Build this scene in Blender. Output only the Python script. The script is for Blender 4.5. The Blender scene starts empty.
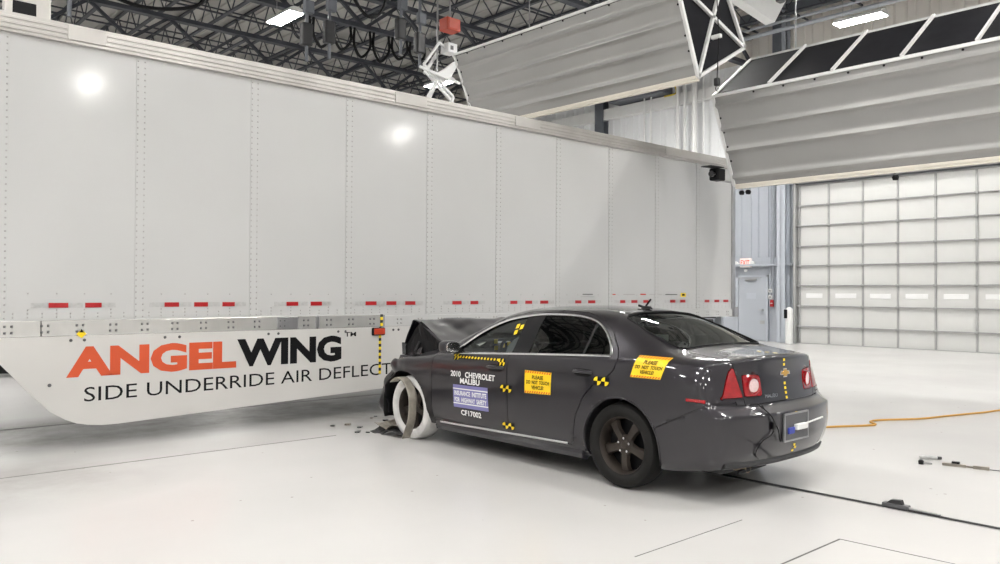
import bpy, bmesh, math, random
import numpy as np
from mathutils import Vector, Matrix, noise
from mathutils.bvhtree import BVHTree
random.seed(7)
R = math.radians
scene = bpy.context.scene
C = scene.collection

# ------------------------------------------------------------------ camera
FPX, CAMZ = 809.6, 1.54
def _n(v):
    v = np.array(v, float); return v / np.linalg.norm(v)
_X = _n((898, -14.5, FPX)); _Y = _n((-730, -6, FPX)); _Y = _n(_Y - _X * _X.dot(_Y)); _Z = _n(np.cross(_X, _Y))
if _Z[1] < 0: _Z = -_Z
_M = np.array([_X, _Y, _Z])                  # world <- (right, up, forward)
cam = bpy.data.objects.new('camera', bpy.data.cameras.new('camera')); C.objects.link(cam)
cam.data.sensor_width = 36; cam.data.lens = 36 * FPX / 1000; cam.data.clip_end = 200
_rot = Matrix(((_M[0][0], _M[0][1], -_M[0][2]), (_M[1][0], _M[1][1], -_M[1][2]), (_M[2][0], _M[2][1], -_M[2][2])))
cam.matrix_world = Matrix.Translation((0, 0, CAMZ)) @ _rot.to_4x4()
scene.camera = cam
# ------------------------------------------------------------------ world and exposure (the hall's lamps, a few of them added, light everything)
w = bpy.data.worlds.new('world'); scene.world = w; w.use_nodes = True
w.node_tree.nodes['Background'].inputs[0].default_value = (0.8, 0.85, 0.9, 1)
w.node_tree.nodes['Background'].inputs[1].default_value = 0.3
scene.view_settings.view_transform = 'Standard'; scene.view_settings.look = 'None'
scene.view_settings.gamma = 1; scene.view_settings.use_curve_mapping = False
scene.view_settings.exposure = -0.05
LAMP_POWER = 185.0

# ------------------------------------------------------------------ materials
MT = {}
def nd(nt, t, **kw):
    n = nt.nodes.new(t)
    for k, v in kw.items():
        if k in n.inputs: n.inputs[k].default_value = v
        else: setattr(n, k, v)
    return n
def mat(name, col, rough=.5, metal=0, coat=0, spec=.5, emit=None, es=0, var=.06, vscale=3., bump=0, bscale=40., trans=0, alpha=1):
    m = bpy.data.materials.new(name); m.use_nodes = True; nt = m.node_tree
    b = nt.nodes['Principled BSDF']
    b.inputs['Roughness'].default_value = rough; b.inputs['Metallic'].default_value = metal
    b.inputs['Coat Weight'].default_value = coat; b.inputs['Coat Roughness'].default_value = .04
    b.inputs['Specular IOR Level'].default_value = spec
    b.inputs['Transmission Weight'].default_value = trans
    tc = nd(nt, 'ShaderNodeTexCoord'); no = nd(nt, 'ShaderNodeTexNoise'); no.inputs['Scale'].default_value = vscale; no.inputs['Detail'].default_value = 4
    nt.links.new(tc.outputs['Object'], no.inputs['Vector'])
    rp = nd(nt, 'ShaderNodeValToRGB')
    rp.color_ramp.elements[0].position = .3; rp.color_ramp.elements[1].position = .7
    rp.color_ramp.elements[0].color = tuple(c * (1 - var) for c in col) + (1,)
    rp.color_ramp.elements[1].color = tuple(min(1, c * (1 + var)) for c in col) + (1,)
    nt.links.new(no.outputs['Fac'], rp.inputs['Fac']); nt.links.new(rp.outputs['Color'], b.inputs['Base Color'])
    if emit:
        b.inputs['Emission Color'].default_value = emit + (1,); b.inputs['Emission Strength'].default_value = es
    if bump:
        n2 = nd(nt, 'ShaderNodeTexNoise'); n2.inputs['Scale'].default_value = bscale
        bp = nd(nt, 'ShaderNodeBump'); bp.inputs['Strength'].default_value = bump; bp.inputs['Distance'].default_value = .02
        nt.links.new(tc.outputs['Object'], n2.inputs['Vector']); nt.links.new(n2.outputs['Fac'], bp.inputs['Height']); nt.links.new(bp.outputs['Normal'], b.inputs['Normal'])
    MT[name] = m; return m
mat('paint', (.0178, .0155, .0208), .36, .5, coat=1, var=.03)
mat('black', (.006, .006, .007), .5, spec=.2)
mat('black_gloss', (.006, .006, .007), .12, coat=.6)
mat('rubber', (.011, .0105, .010), .75, spec=.25, var=.2, vscale=9)
mat('white_rubber', (.62, .61, .60), .7, var=.18, vscale=7)
mat('wheel', (.046, .037, .031), .45, .4, var=.25, vscale=8)
mat('chrome', (.75, .75, .76), .16, 1)
mat('steel', (.45, .45, .46), .35, .9, var=.1)
mat('alu', (.56, .54, .515), .30, .5, var=.10, vscale=2.2, bump=.15, bscale=6)
mat('alu_bright', (.66, .65, .63), .25, .6, var=.08, vscale=3, bump=.25, bscale=5)
mat('trailer_white', (.565, .565, .56), .115, 0, spec=.5, var=.02, vscale=.8, bump=.012, bscale=1.6)
mat('wing_white', (.60, .585, .565), .35, var=.03, vscale=1.5)
mat('rivet', (.42, .41, .40), .4, .6)
mat('white', (.78, .78, .77), .45, var=.03)
mat('white_paint', (.82, .82, .82), .5, var=.02)
mat('orange', (.62, .085, .024), .45, var=.05)
mat('ink', (.008, .008, .009), .55, spec=.12)
mat('red', (.42, .008, .012), .35, var=.1, vscale=14)
mat('silver_tape', (.46, .46, .455), .4, var=.1, vscale=30)
mat('lamp_red', (.30, .004, .008), .12, coat=1, var=.25, vscale=30)
mat('lamp_clear', (.75, .55, .55), .12, coat=1, var=.1, vscale=60)
mat('marker_red', (.60, .05, .015), .2, coat=1)
mat('yellow', (.92, .66, .01), .45, var=.04)
mat('sticker', (.95, .62, .01), .45, var=.03)
mat('hazard_red', (.65, .07, .01), .45)
mat('lavender', (.20, .19, .43), .5, var=.05)
mat('gold', (.72, .42, .10), .25, .9)
mat('blue', (.03, .05, .35), .4)
mat('grey_dark', (.10, .10, .105), .5)
mat('plastic_dark', (.02, .02, .022), .45, var=.15, vscale=10)
mat('interior', (.018, .018, .02), .7, var=.2, vscale=6)
mat('interior_grey', (.09, .09, .095), .7, var=.15, vscale=6)
mat('airbag', (.55, .55, .56), .8, var=.1, vscale=12)
mat('tan_plastic', (.26, .235, .20), .4, var=.3, vscale=9)
mat('joist', (.052, .056, .068), .5, var=.2, vscale=2)
mat('deck', (.50, .49, .465), .6, var=.08, vscale=.6)
mat('bank_grey', (.40, .396, .386), .33, .3, var=.03, vscale=1.2)
mat('bank_black', (.016, .016, .019), .6, .0, spec=.06, var=.2, vscale=3)
mat('cream', (.80, .75, .66), .5, var=.04)
mat('wall_upper', (.66, .63, .585), .6, var=.03, vscale=.5)
mat('wall_white', (.80, .81, .82), .5, var=.02, vscale=.6)
mat('wall_lower', (.42, .445, .49), .45, var=.03, vscale=.6)  # blue-grey for the shaded lower sheets, the shade put into the colour
mat('wall_plain', (.66, .66, .65), .7, var=.03, vscale=.5)
mat('col_grey', (.46, .49, .54), .4, var=.04)
mat('col_dark', (.12, .13, .15), .45)
mat('door_white', (.62, .62, .605), .4, var=.03, vscale=1.2)
mat('door_stile', (.36, .36, .36), .45, var=.1)
mat('seam', (.10, .095, .09), .8, var=.3, vscale=6)
mat('track', (.012, .012, .013), .6, var=.3, vscale=6)
mat('cord', (.58, .31, .06), .55)
mat('exit_face', (.85, .75, .72), .4, emit=(1, .9, .85), es=.15)
mat('exit_red', (.75, .04, .02), .4, emit=(1, .06, .03), es=.5)
mat('box_red', (.50, .07, .035), .5)
mat('lens', (1, 1, 1), .5, emit=(1, .985, .95), es=LAMP_POWER)
mat('alu_plate', (.55, .53, .505), .4, .4, var=.06)
mat('pipe_yellow', (.65, .5, .05), .5)
mat('dirt', (.20, .175, .15), .9, var=.4, vscale=20)
mat('exhaust', (.42, .34, .26), .4, .7, var=.2, vscale=9)
# glass: tinted, clear
def glass(name, tint, gl=.06):
    m = bpy.data.materials.new(name); m.use_nodes = True; nt = m.node_tree
    nt.nodes.remove(nt.nodes['Principled BSDF']); out = nt.nodes['Material Output']
    t = nd(nt, 'ShaderNodeBsdfTransparent'); t.inputs[0].default_value = tint + (1,)
    g = nd(nt, 'ShaderNodeBsdfGlossy'); g.inputs['Roughness'].default_value = .02; g.inputs[0].default_value = (.9, .93, .92, 1)
    fr = nd(nt, 'ShaderNodeFresnel'); fr.inputs['IOR'].default_value = 1.52
    mx = nd(nt, 'ShaderNodeMixShader'); nt.links.new(fr.outputs[0], mx.inputs[0]); nt.links.new(t.outputs[0], mx.inputs[1]); nt.links.new(g.outputs[0], mx.inputs[2])
    nt.links.new(mx.outputs[0], out.inputs['Surface']); MT[name] = m
glass('glass', (.42, .47, .45)); glass('glass_tint', (.17, .18, .18)); glass('glass_clear', (.9, .93, .92))
# floor: white epoxy with scuffs, stains and some painted shade
def floor_mat():
    m = mat('floor_epoxy', (.585, .573, .562), .24, var=.04, vscale=.5); nt = m.node_tree
    b = nt.nodes['Principled BSDF']; tc = [n for n in nt.nodes if n.type == 'TEX_COORD'][0]
    rp = [n for n in nt.nodes if n.type == 'VALTORGB'][0]
    n2 = nd(nt, 'ShaderNodeTexNoise'); n2.inputs['Scale'].default_value = 1.1; n2.inputs['Detail'].default_value = 8; n2.inputs['Roughness'].default_value = .65
    nt.links.new(tc.outputs['Object'], n2.inputs['Vector'])
    # stain patch: smear under the trailer, wing shade painted in, fainter one beside it
    def patch(cx, cy, sx, sy):
        mp = nd(nt, 'ShaderNodeMapping'); mp.inputs['Location'].default_value = (-cx / sx, -cy / sy, 0); mp.inputs['Scale'].default_value = (1 / sx, 1 / sy, 0)
        g = nd(nt, 'ShaderNodeTexGradient', gradient_type='SPHERICAL'); nt.links.new(tc.outputs['Object'], mp.inputs['Vector']); nt.links.new(mp.outputs[0], g.inputs[0])
        return g.outputs['Fac']
    def math_(op, a, b_):
        n = nd(nt, 'ShaderNodeMath', operation=op); n.use_clamp = True
        for i, v in enumerate((a, b_)):
            if hasattr(v, 'links'): nt.links.new(v, n.inputs[i])
            else: n.inputs[i].default_value = v
        return n.outputs[0]
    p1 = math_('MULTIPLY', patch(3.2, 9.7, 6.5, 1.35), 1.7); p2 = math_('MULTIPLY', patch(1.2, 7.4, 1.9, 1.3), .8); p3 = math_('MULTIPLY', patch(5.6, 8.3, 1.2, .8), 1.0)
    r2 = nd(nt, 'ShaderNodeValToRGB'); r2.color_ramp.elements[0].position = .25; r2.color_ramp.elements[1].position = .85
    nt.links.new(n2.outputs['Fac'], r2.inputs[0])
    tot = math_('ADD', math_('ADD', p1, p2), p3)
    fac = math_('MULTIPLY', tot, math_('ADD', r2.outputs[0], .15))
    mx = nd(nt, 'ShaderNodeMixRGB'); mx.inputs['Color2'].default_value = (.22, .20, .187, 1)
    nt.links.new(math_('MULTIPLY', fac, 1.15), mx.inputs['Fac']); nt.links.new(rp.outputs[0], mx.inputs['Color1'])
    # specks
    v = nd(nt, 'ShaderNodeTexVoronoi'); v.inputs['Scale'].default_value = 3.1; nt.links.new(tc.outputs['Object'], v.inputs['Vector'])
    lt = nd(nt, 'ShaderNodeMath', operation='LESS_THAN'); lt.inputs[1].default_value = .036; nt.links.new(v.outputs['Distance'], lt.inputs[0])
    m2 = nd(nt, 'ShaderNodeMixRGB'); m2.inputs['Color2'].default_value = (.30, .27, .25, 1)
    nt.links.new(math_('MULTIPLY', lt.outputs[0], .75), m2.inputs['Fac']); nt.links.new(mx.outputs[0], m2.inputs['Color1']); nt.links.new(m2.outputs[0], b.inputs['Base Color'])
    # uneven gloss and slight waviness
    r3 = nd(nt, 'ShaderNodeMapRange'); r3.inputs[3].default_value = .22; r3.inputs[4].default_value = .27
    nt.links.new(n2.outputs['Fac'], r3.inputs[0]); nt.links.new(r3.outputs[0], b.inputs['Roughness'])
floor_mat()
# striped prints (flat tape): object-space stripes
def stripes(name, c1, c2, scale, axis='Z', rot=0):
    m = bpy.data.materials.new(name); m.use_nodes = True; nt = m.node_tree; b = nt.nodes['Principled BSDF']; b.inputs['Roughness'].default_value = .45
    tc = nd(nt, 'ShaderNodeTexCoord'); mp = nd(nt, 'ShaderNodeMapping'); mp.inputs['Rotation'].default_value = (0, rot, 0)
    wv = nd(nt, 'ShaderNodeTexWave', bands_direction=axis); wv.inputs['Scale'].default_value = scale
    rp = nd(nt, 'ShaderNodeValToRGB'); rp.color_ramp.interpolation = 'CONSTANT'; rp.color_ramp.elements[1].position = .5
    rp.color_ramp.elements[0].color = c1 + (1,); rp.color_ramp.elements[1].color = c2 + (1,)
    nt.links.new(tc.outputs['Object'], mp.inputs[0]); nt.links.new(mp.outputs[0], wv.inputs[0]); nt.links.new(wv.outputs['Fac'], rp.inputs[0]); nt.links.new(rp.outputs[0], b.inputs['Base Color'])
    MT[name] = m
stripes('tape_check', (.9, .66, .01), (.012, .012, .012), 4.2, 'Z')

# ------------------------------------------------------------------ mesh helpers
class MB:
    def __init__(s): s.v = []; s.f = []; s.mi = []; s.cur = 0
    def add(s, vs, fs):
        o = len(s.v); s.v += [tuple(v) for v in vs]; s.f += [tuple(i + o for i in f) for f in fs]; s.mi += [s.cur] * len(fs); return s
    def box(s, a, b):
        x0, y0, z0 = (min(a[i], b[i]) for i in range(3)); x1, y1, z1 = (max(a[i], b[i]) for i in range(3))
        return s.add([(x0, y0, z0), (x1, y0, z0), (x1, y1, z0), (x0, y1, z0), (x0, y0, z1), (x1, y0, z1), (x1, y1, z1), (x0, y1, z1)],
                     [(0, 3, 2, 1), (4, 5, 6, 7), (0, 1, 5, 4), (1, 2, 6, 5), (2, 3, 7, 6), (3, 0, 4, 7)])
    def bbox(s, a, b, r=.01):                                     # box with chamfered edges
        bm = bmesh.new(); c = [(a[i] + b[i]) / 2 for i in range(3)]; d = [abs(b[i] - a[i]) for i in range(3)]
        bmesh.ops.create_cube(bm, size=1, matrix=Matrix.Translation(c) @ Matrix.Diagonal((*d, 1)))
        bmesh.ops.bevel(bm, geom=bm.edges[:], offset=min(r, min(d) * .45), segments=2, affect='EDGES', profile=.5)
        bm.verts.index_update(); s.add([v.co[:] for v in bm.verts], [[v.index for v in f.verts] for f in bm.faces]); bm.free(); return s
    def bar(s, p, q, wd, ht=None, up=(0, 0, 1)):                  # rectangular bar from p to q
        p, q = Vector(p), Vector(q); ht = ht or wd; d = (q - p).normalized(); u = Vector(up)
        if abs(d.dot(u)) > .98: u = Vector((1, 0, 0))
        a = d.cross(u).normalized() * wd / 2; b = a.cross(d).normalized() * ht / 2
        return s.add([p - a - b, p + a - b, p + a + b, p - a + b, q - a - b, q + a - b, q + a + b, q - a + b],
                     [(0, 1, 2, 3), (7, 6, 5, 4), (0, 4, 5, 1), (1, 5, 6, 2), (2, 6, 7, 3), (3, 7, 4, 0)])
    def tube(s, pts, r, n=8, closed=False):
        pts = [Vector(p) for p in pts]; N = len(pts); rings = []; u = None
        for i, p in enumerate(pts):
            a = pts[i - 1] if (i or closed) else p; b = pts[(i + 1) % N] if (i < N - 1 or closed) else p
            d = (b - a).normalized()
            if u is None: u = d.orthogonal().normalized()
            u = (u - d * u.dot(d)); u = u.normalized() if u.length > 1e-6 else d.orthogonal().normalized()
            v = d.cross(u); rr = r[i] if isinstance(r, (list, tuple)) else r
            rings.append([p + (u * math.cos(2 * math.pi * k / n) + v * math.sin(2 * math.pi * k / n)) * rr for k in range(n)])
        vs = [q for rg in rings for q in rg]; fs = []
        for i in range(N if closed else N - 1):
            j = (i + 1) % N
            fs += [(i * n + k, i * n + (k + 1) % n, j * n + (k + 1) % n, j * n + k) for k in range(n)]
        if not closed: fs += [tuple(range(n))[::-1], tuple((N - 1) * n + k for k in range(n))]
        return s.add(vs, fs)
    def lathe(s, prof, n=32, M=None):                              # profile (r, h) about local z
        M = M or Matrix(); vs = []; fs = []
        for r, h in prof: vs += [M @ Vector((r * math.cos(2 * math.pi * k / n), r * math.sin(2 * math.pi * k / n), h)) for k in range(n)]
        for i in range(len(prof) - 1): fs += [(i * n + k, i * n + (k + 1) % n, (i + 1) * n + (k + 1) % n, (i + 1) * n + k) for k in range(n)]
        return s.add(vs, fs)
    def disc(s, c, r, n=24, M=None):
        M = M or Matrix(); return s.add([M @ (Vector(c) + Vector((r * math.cos(2 * math.pi * k / n), r * math.sin(2 * math.pi * k / n), 0))) for k in range(n)], [tuple(range(n))])
    def prism(s, poly, t0, t1, ax):                               # 2D polygon extruded along axis ax ('x','y','z')
        def P(a, b, t): return {'y': (a, t, b), 'x': (t, a, b), 'z': (a, b, t)}[ax]
        n = len(poly); vs = [P(a, b, t0) for a, b in poly] + [P(a, b, t1) for a, b in poly]
        return s.add(vs, [tuple(range(n)), tuple(range(n, 2 * n))[::-1]] + [(i, i + n, (i + 1) % n + n, (i + 1) % n) for i in range(n)])
    def build(s, name, m, parent=None, smooth=False, mats=None, loc=None):
        me = bpy.data.meshes.new(name); me.from_pydata(s.v, [], s.f)
        for mm in (mats or [m]): me.materials.append(MT[mm])
        if mats: me.polygons.foreach_set('material_index', s.mi)
        bm = bmesh.new(); bm.from_mesh(me); bmesh.ops.recalc_face_normals(bm, faces=bm.faces[:]); bm.to_mesh(me); bm.free()
        return link(name, me, parent, smooth, loc)
def link(name, me, parent=None, smooth=False, loc=None):
    if smooth: me.polygons.foreach_set('use_smooth', [True] * len(me.polygons)); me.set_sharp_from_angle(angle=R(38))
    o = bpy.data.objects.new(name, me); C.objects.link(o); o.parent = parent
    if loc: o.location = loc
    return o
def empty(name, loc=(0, 0, 0), rz=0):
    o = bpy.data.objects.new(name, None); C.objects.link(o); o.location = loc; o.rotation_euler.z = rz; o.empty_display_size = .2; return o
def tag(o, label, cat, group=None):
    o['label'] = label; o['category'] = cat
    if group: o['group'] = group
    return o
def struct(o, label=None, cat=None):
    o['kind'] = 'structure'
    if label: o['label'] = label
    if cat: o['category'] = cat
    return o
def dup(o, name, parent=None, loc=None):
    c = o.copy(); c.name = name; C.objects.link(c); c.parent = parent
    if loc is not None: c.location = loc
    return c
def spline(pts, n=8, closed=False):
    P = [Vector(p) for p in pts]; N = len(P); out = []
    for i in range(N if closed else N - 1):
        g = lambda k: P[k % N] if closed else P[max(0, min(N - 1, k))]
        a, b, c, d = g(i - 1), g(i), g(i + 1), g(i + 2)
        for k in range(n):
            t = k / n; out.append(.5 * (2 * b + (c - a) * t + (2 * a - 5 * b + 4 * c - d) * t * t + (3 * b - a - 3 * c + d) * t ** 3))
    if not closed: out.append(P[-1].copy())
    return out
def text_verts(s, bold=0., ext=0.):
    cu = bpy.data.curves.new('tmp_text', 'FONT'); cu.body = s; cu.size = 1; cu.offset = bold; cu.extrude = ext; cu.resolution_u = 3
    o = bpy.data.objects.new('tmp_text', cu); C.objects.link(o); bpy.context.view_layer.update()
    dg = bpy.context.evaluated_depsgraph_get(); me = bpy.data.meshes.new_from_object(o.evaluated_get(dg))
    vs = np.array([v.co[:] for v in me.vertices]); fs = [tuple(p.vertices) for p in me.polygons]
    bpy.data.objects.remove(o); bpy.data.curves.remove(cu); bpy.data.meshes.remove(me)
    lo, hi = vs.min(0), vs.max(0)
    uv = (vs[:, :2] - lo[:2]) / (hi[:2] - lo[:2])
    return uv, fs
def text_plane(name, s, m, parent, fn, bold=0.):                  # fn maps (u, v) in 0..1 to a point; each word its own object
    uv, fs = text_verts(s, bold); em = len(s); words = []; order = sorted(fs, key=lambda f: min(uv[i][0] for i in f)); hi = -9.; cur = None
    for f in order:
        lo_ = min(uv[i][0] for i in f)
        if cur is None or (' ' in s and lo_ - hi > .30 / em): cur = []; words.append(cur)
        cur.append(f); hi = max(hi, max(uv[i][0] for i in f))
    o = None
    for wf in words:
        ids = sorted({i for f in wf for i in f}); mp = {k: n for n, k in enumerate(ids)}
        me = bpy.data.meshes.new(name); me.from_pydata([tuple(fn(*uv[i])) for i in ids], [], [[mp[i] for i in f] for f in wf]); me.materials.append(MT[m]); o = link(name, me, parent)
    return o

# ================================================================== THE SETTING
XW = 23.8                                   # wall with the overhead door
X0, Y0, Y1, ZC = -14.0, -18.0, 37.0, 10.9
floor = struct(MB().box((X0, Y0, -.12), (XW + .3, Y1, 0)).build('floor', 'floor_epoxy'), 'glossy white epoxy hall floor with grey smears and fine joints', 'floor')
def joint(a, b, wd, m='seam', name='joint', z=.0015):
    return MB().bar((a[0], a[1], z / 2), (b[0], b[1], z / 2), wd, z).build(name, m, floor)
joint((-6, 7.69), (4.5, 7.59), .014); joint((-6, 10.25), (7, 10.2), .05); joint((3.76, 2.985), (4.92, 2.99), .006)
joint((4.2, 2.354), (5.006, 2.353), .012); joint((5.003, 2.353), (5.04, 1.7), .007)
trk = MB().bar((5.985, 8.0, .003), (6.045, -8.0, .003), .05, .006).build('tow_track', 'track', floor); trk['label'] = 'black tow cable slot in the floor'
MB().bar((5.96, 8.0, .002), (6.01, -8.0, .002), .012, .004).build('track_edge', 'steel', floor)
cei = struct(MB().box((X0, Y0, ZC), (XW + .3, Y1, ZC + .15)).build('ceiling', 'deck'), 'pale metal roof deck carried by dark steel joists', 'ceiling')
dk = MB().box((0, Y0, 0), (.07, Y1, .05)); dkm = None                  # deck ribs
for i in range(62):
    x = X0 + .3 + i * .6
    if dkm is None: dko = dk.build('deck_rib', 'deck', cei, loc=(x, 0, ZC - .05)); dkm = dko
    else: dup(dko, 'deck_rib', cei, (x, 0, ZC - .05))
# bar joists along Y, truss girders along X
def joist_mesh(L, zb, zt, step, c, wb):
    m = MB(); m.box((-c, 0, zt - c), (c, L, zt)); m.box((-c, 0, zb), (c, L, zb + c)); y = 0; k = 0
    while y < L - step * .5:
        m.bar((0, y, zb if k % 2 else zt - c), (0, y + step, zt - c if k % 2 else zb), wb); y += step; k += 1
    return m
jo = None
for i in range(24):
    x = X0 + 1.0 + i * 1.55
    if jo is None: jo = joist_mesh(Y1 - Y0, 9.95, ZC - .05, .62, .055, .03).build('joist', 'joist', cei, loc=(x, Y0, 0))
    else: dup(jo, 'joist', cei, (x, Y0, 0))
gd = None
for y in (-14, -5.5, 3, 14.2, 19.6, 25.2, 30.8):
    if gd is None:
        m = MB(); L = XW - X0
        m.box((0, -.11, 8.95), (L, .11, 9.07)); m.box((0, -.11, 9.83), (L, .11, 9.95)); k = 0; x = 0
        while x < L - .6:
            m.bar((x, 0, 9.01 if k % 2 else 9.89), (x + 1.15, 0, 9.89 if k % 2 else 9.01), .09); x += 1.15; k += 1
        gd = m.build('girder', 'joist', cei, loc=(X0, y, 0))
    else: dup(gd, 'girder', cei, (X0, y, 0))
br = None                                    # bridging angles along X between joists
for y in np.arange(10.5, 36, 1.7):
    if br is None: br = MB().box((0, -.025, 9.99), (XW - X0, .025, 10.04)).box((0, -.025, 10.72), (XW - X0, .025, 10.76)).build('bridging', 'joist', cei, loc=(X0, float(y), 0))
    else: dup(br, 'bridging', cei, (X0, float(y), 0))
# walls
wall_r = struct(MB().box((XW, Y0, 0), (XW + .25, Y1, ZC)).build('wall_right', 'wall_lower'), 'ribbed metal hall wall behind the overhead door', 'wall')
for nm, a, b in (('wall_far', (X0, Y1, 0), (XW, Y1 + .25, ZC)), ('wall_left', (X0 - .25, Y0, 0), (X0, Y1, ZC)), ('wall_near', (X0, Y0 - .25, 0), (XW, Y0, ZC))):
    struct(MB().box(a, b).build(nm, 'wall_plain'), {'wall_far': 'plain pale wall closing the far end of the hall', 'wall_left': 'plain pale wall on the long side of the hall', 'wall_near': 'plain pale wall at the near end'}[nm], 'wall')
def sheet(wd, z0, z1):                                            # a metal sheet with raised ribs, standing proud of the wall
    m = MB(); m.box((-.012, .004, z0), (0, wd - .004, z1))
    for r_ in (.06, wd / 2): m.prism([(r_ - .035, -.012), (r_ + .035, -.012), (r_ + .018, -.045), (r_ - .018, -.045)], z0, z1, 'z') if False else m.add(
        [(-.012, r_ - .035, z0), (-.012, r_ + .035, z0), (-.042, r_ + .018, z0), (-.042, r_ - .018, z0), (-.012, r_ - .035, z1), (-.012, r_ + .035, z1), (-.042, r_ + .018, z1), (-.042, r_ - .018, z1)],
        [(0, 1, 2, 3), (7, 6, 5, 4), (0, 4, 5, 1), (1, 5, 6, 2), (2, 6, 7, 3), (3, 7, 4, 0)])
    return m
D0, D1, DZ = 4.42, 12.52, 4.88                                     # overhead door opening
su = sl = sp = None
for i in range(40):
    y = 12.62 + i * .61
    if y > 36: break
    if su is None:
        su = sheet(.61, 5.0, 9.1).build('panel', 'wall_white', wall_r, loc=(XW, y, 0)); sl = sheet(.61, 2.7, 5.0).build('panel', 'wall_lower', wall_r, loc=(XW, y, 0))
    else: dup(su, 'panel', wall_r, (XW, y, 0)); dup(sl, 'panel', wall_r, (XW, y, 0))
for i in range(-24, 40):
    y = 12.62 + i * .61
    if sp is None: sp = sheet(.61, 6.2 if i < 0 else 9.1, ZC).build('panel', 'wall_upper', wall_r, loc=(XW, y, 0)) if i >= 0 else sheet(.61, 6.2, ZC).build('panel', 'wall_upper', wall_r, loc=(XW, y, 0)); first = sp
    elif i < 0: dup(sp, 'panel', wall_r, (XW, y, 0))
    elif i == 0: s2 = sheet(.61, 9.1, ZC).build('panel', 'wall_upper', wall_r, loc=(XW, y, 0))
    else: dup(s2, 'panel', wall_r, (XW, y, 0))
def ibeam(m, x, y, z0, z1, b=.28, d=.32):
    m.box((x - d, y - b / 2, z0), (x - d + .022, y + b / 2, z1)); m.box((x - .022, y - b / 2, z0), (x, y + b / 2, z1)); m.box((x - d, y - .012, z0), (x, y + .012, z1)); return m
def wpart(name, m, mt, label=None, smooth=False):
    o = m.build(name, mt, wall_r, smooth)
    if label: o['label'] = label
    return o
wpart('column', ibeam(MB(), XW - .05, 12.9, 0, ZC), 'col_grey', 'pale grey steel column beside the overhead door')
wpart('column', ibeam(MB(), XW - .05, 20.4, 0, ZC, .42), 'col_dark', 'dark steel column above the trailer roof')
wpart('column', ibeam(MB(), XW - .05, 4.1, 0, ZC), 'col_grey')
wpart('column', ibeam(MB(), XW - .05, 13.0, 5.2, ZC, .3, .4), 'col_dark')
wpart('girt', MB().box((XW - .30, 12.9, 8.1), (XW - .05, 36, 8.32)).box((XW - .30, 12.9, 8.32), (XW - .27, 36, 8.5)), 'white', 'horizontal grey steel girt')
wpart('girt', MB().box((XW - .25, 12.62, 2.42), (XW - .05, 15.3, 2.48)), 'col_grey')
wpart('duct', MB().bbox((XW - .75, 17.2, 8.55), (XW - .1, 19.6, 9.0), .03), 'col_dark', 'dark duct under the roof')
for y, r_ in ((16.75, .055), (16.45, .05), (16.06, .09), (15.7, .03), (18.2, .03), (17.9, .03)):
    wpart('conduit', MB().tube([(XW - .42, y, 0.02), (XW - .42, y, 9.6)], r_), 'white', smooth=True)
for y in (13.32, 13.42): wpart('conduit', MB().tube([(XW - .09, y, 1.2), (XW - .09, y, 5.4)], .02), 'col_grey', smooth=True)
wpart('gas_pipe', MB().tube(spline([(XW - .3, 17.6, 8.9), (XW - .3, 17.1, 8.95), (XW - .3, 16.9, 8.55), (XW - .3, 17.4, 8.5)], 6), .03), 'pipe_yellow', smooth=True)
wpart('roof_pipe', MB().tube([(XW - .5, Y0 + 1, 9.75), (XW - .5, 14.4, 9.75)], .07), 'col_grey', smooth=True)
wpart('roof_pipe', MB().tube([(XW - .5, Y0 + 1, 10.0), (XW - .5, 14.4, 10.0)], .05), 'col_grey', smooth=True)
wpart('eave_beam', MB().box((XW - .28, Y0, 10.3), (XW - .05, 14.4, 10.6)), 'col_dark')
# overhead door: sections with stiles, ribs, panes
d1 = struct(MB().box((XW - .02, D0, 0), (XW + .01, D1, DZ)).build('door_1', 'door_white'), 'tall white sectional overhead door with grey stiles', 'door')
sec = stl = pan = rail_ = None
zs = [0, .52, 1.15, 1.78, 2.39, 2.99, 3.62, 4.24, 4.87]
st = [12.42, 11.5, 10.47, 9.48, 8.48, 7.46, 6.45, 5.44, 4.5]
for a, b in zip(zs[:-1], zs[1:]):
    for y1, y0 in zip(st[:-1], st[1:]):
        m = MB(); m.bbox((-.045, .0, .01), (0, y1 - y0 - .01, b - a - .012), .008)
        m.box((-.049, .06, .09), (-.044, y1 - y0 - .07, .10)).box((-.049, .06, b - a - .11), (-.044, y1 - y0 - .07, b - a - .10))
        m.build('panel', 'door_white', d1, loc=(XW - .02, y0, a))
for z in zs:
    o = MB().box((XW - .12, D0, z - .014), (XW - .065, D1, z + .018)).box((XW - .15, D0, z - .005), (XW - .14, D1, z + .005)).build('rib', 'door_stile', d1)
for y in st:
    m = MB(); m.box((XW - .10, y - .026, 0), (XW - .065, y + .026, DZ)); m.build('stile', 'door_stile', d1)
    for z in zs[1:-1]: MB().bbox((XW - .14, y - .05, z - .035), (XW - .10, y + .05, z + .035), .01).build('hinge', 'door_stile', d1)
for y1, y0 in zip(st[:-1], st[1:]): MB().bbox((XW - .078, y0 + .2, 1.40), (XW - .06, y1 - .2, 1.54), .01).build('pane', 'white_paint', d1)
MB().box((XW - .22, D1 - .02, 0), (XW - .02, D1 + .05, 5.1)).build('track', 'door_stile', d1)
MB().box((XW - .3, D0, 4.95), (XW - .02, D1 + .1, 5.45)).build('header', 'white', d1)
MB().tube([(XW - .4, D0, 5.75), (XW - .4, D1 + .2, 5.75)], .05).build('torsion_shaft', 'steel', d1)
wpart('header_sheet', MB().box((XW - .03, D0 - .5, 5.45), (XW, 12.62, 6.2)), 'wall_upper')
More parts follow.
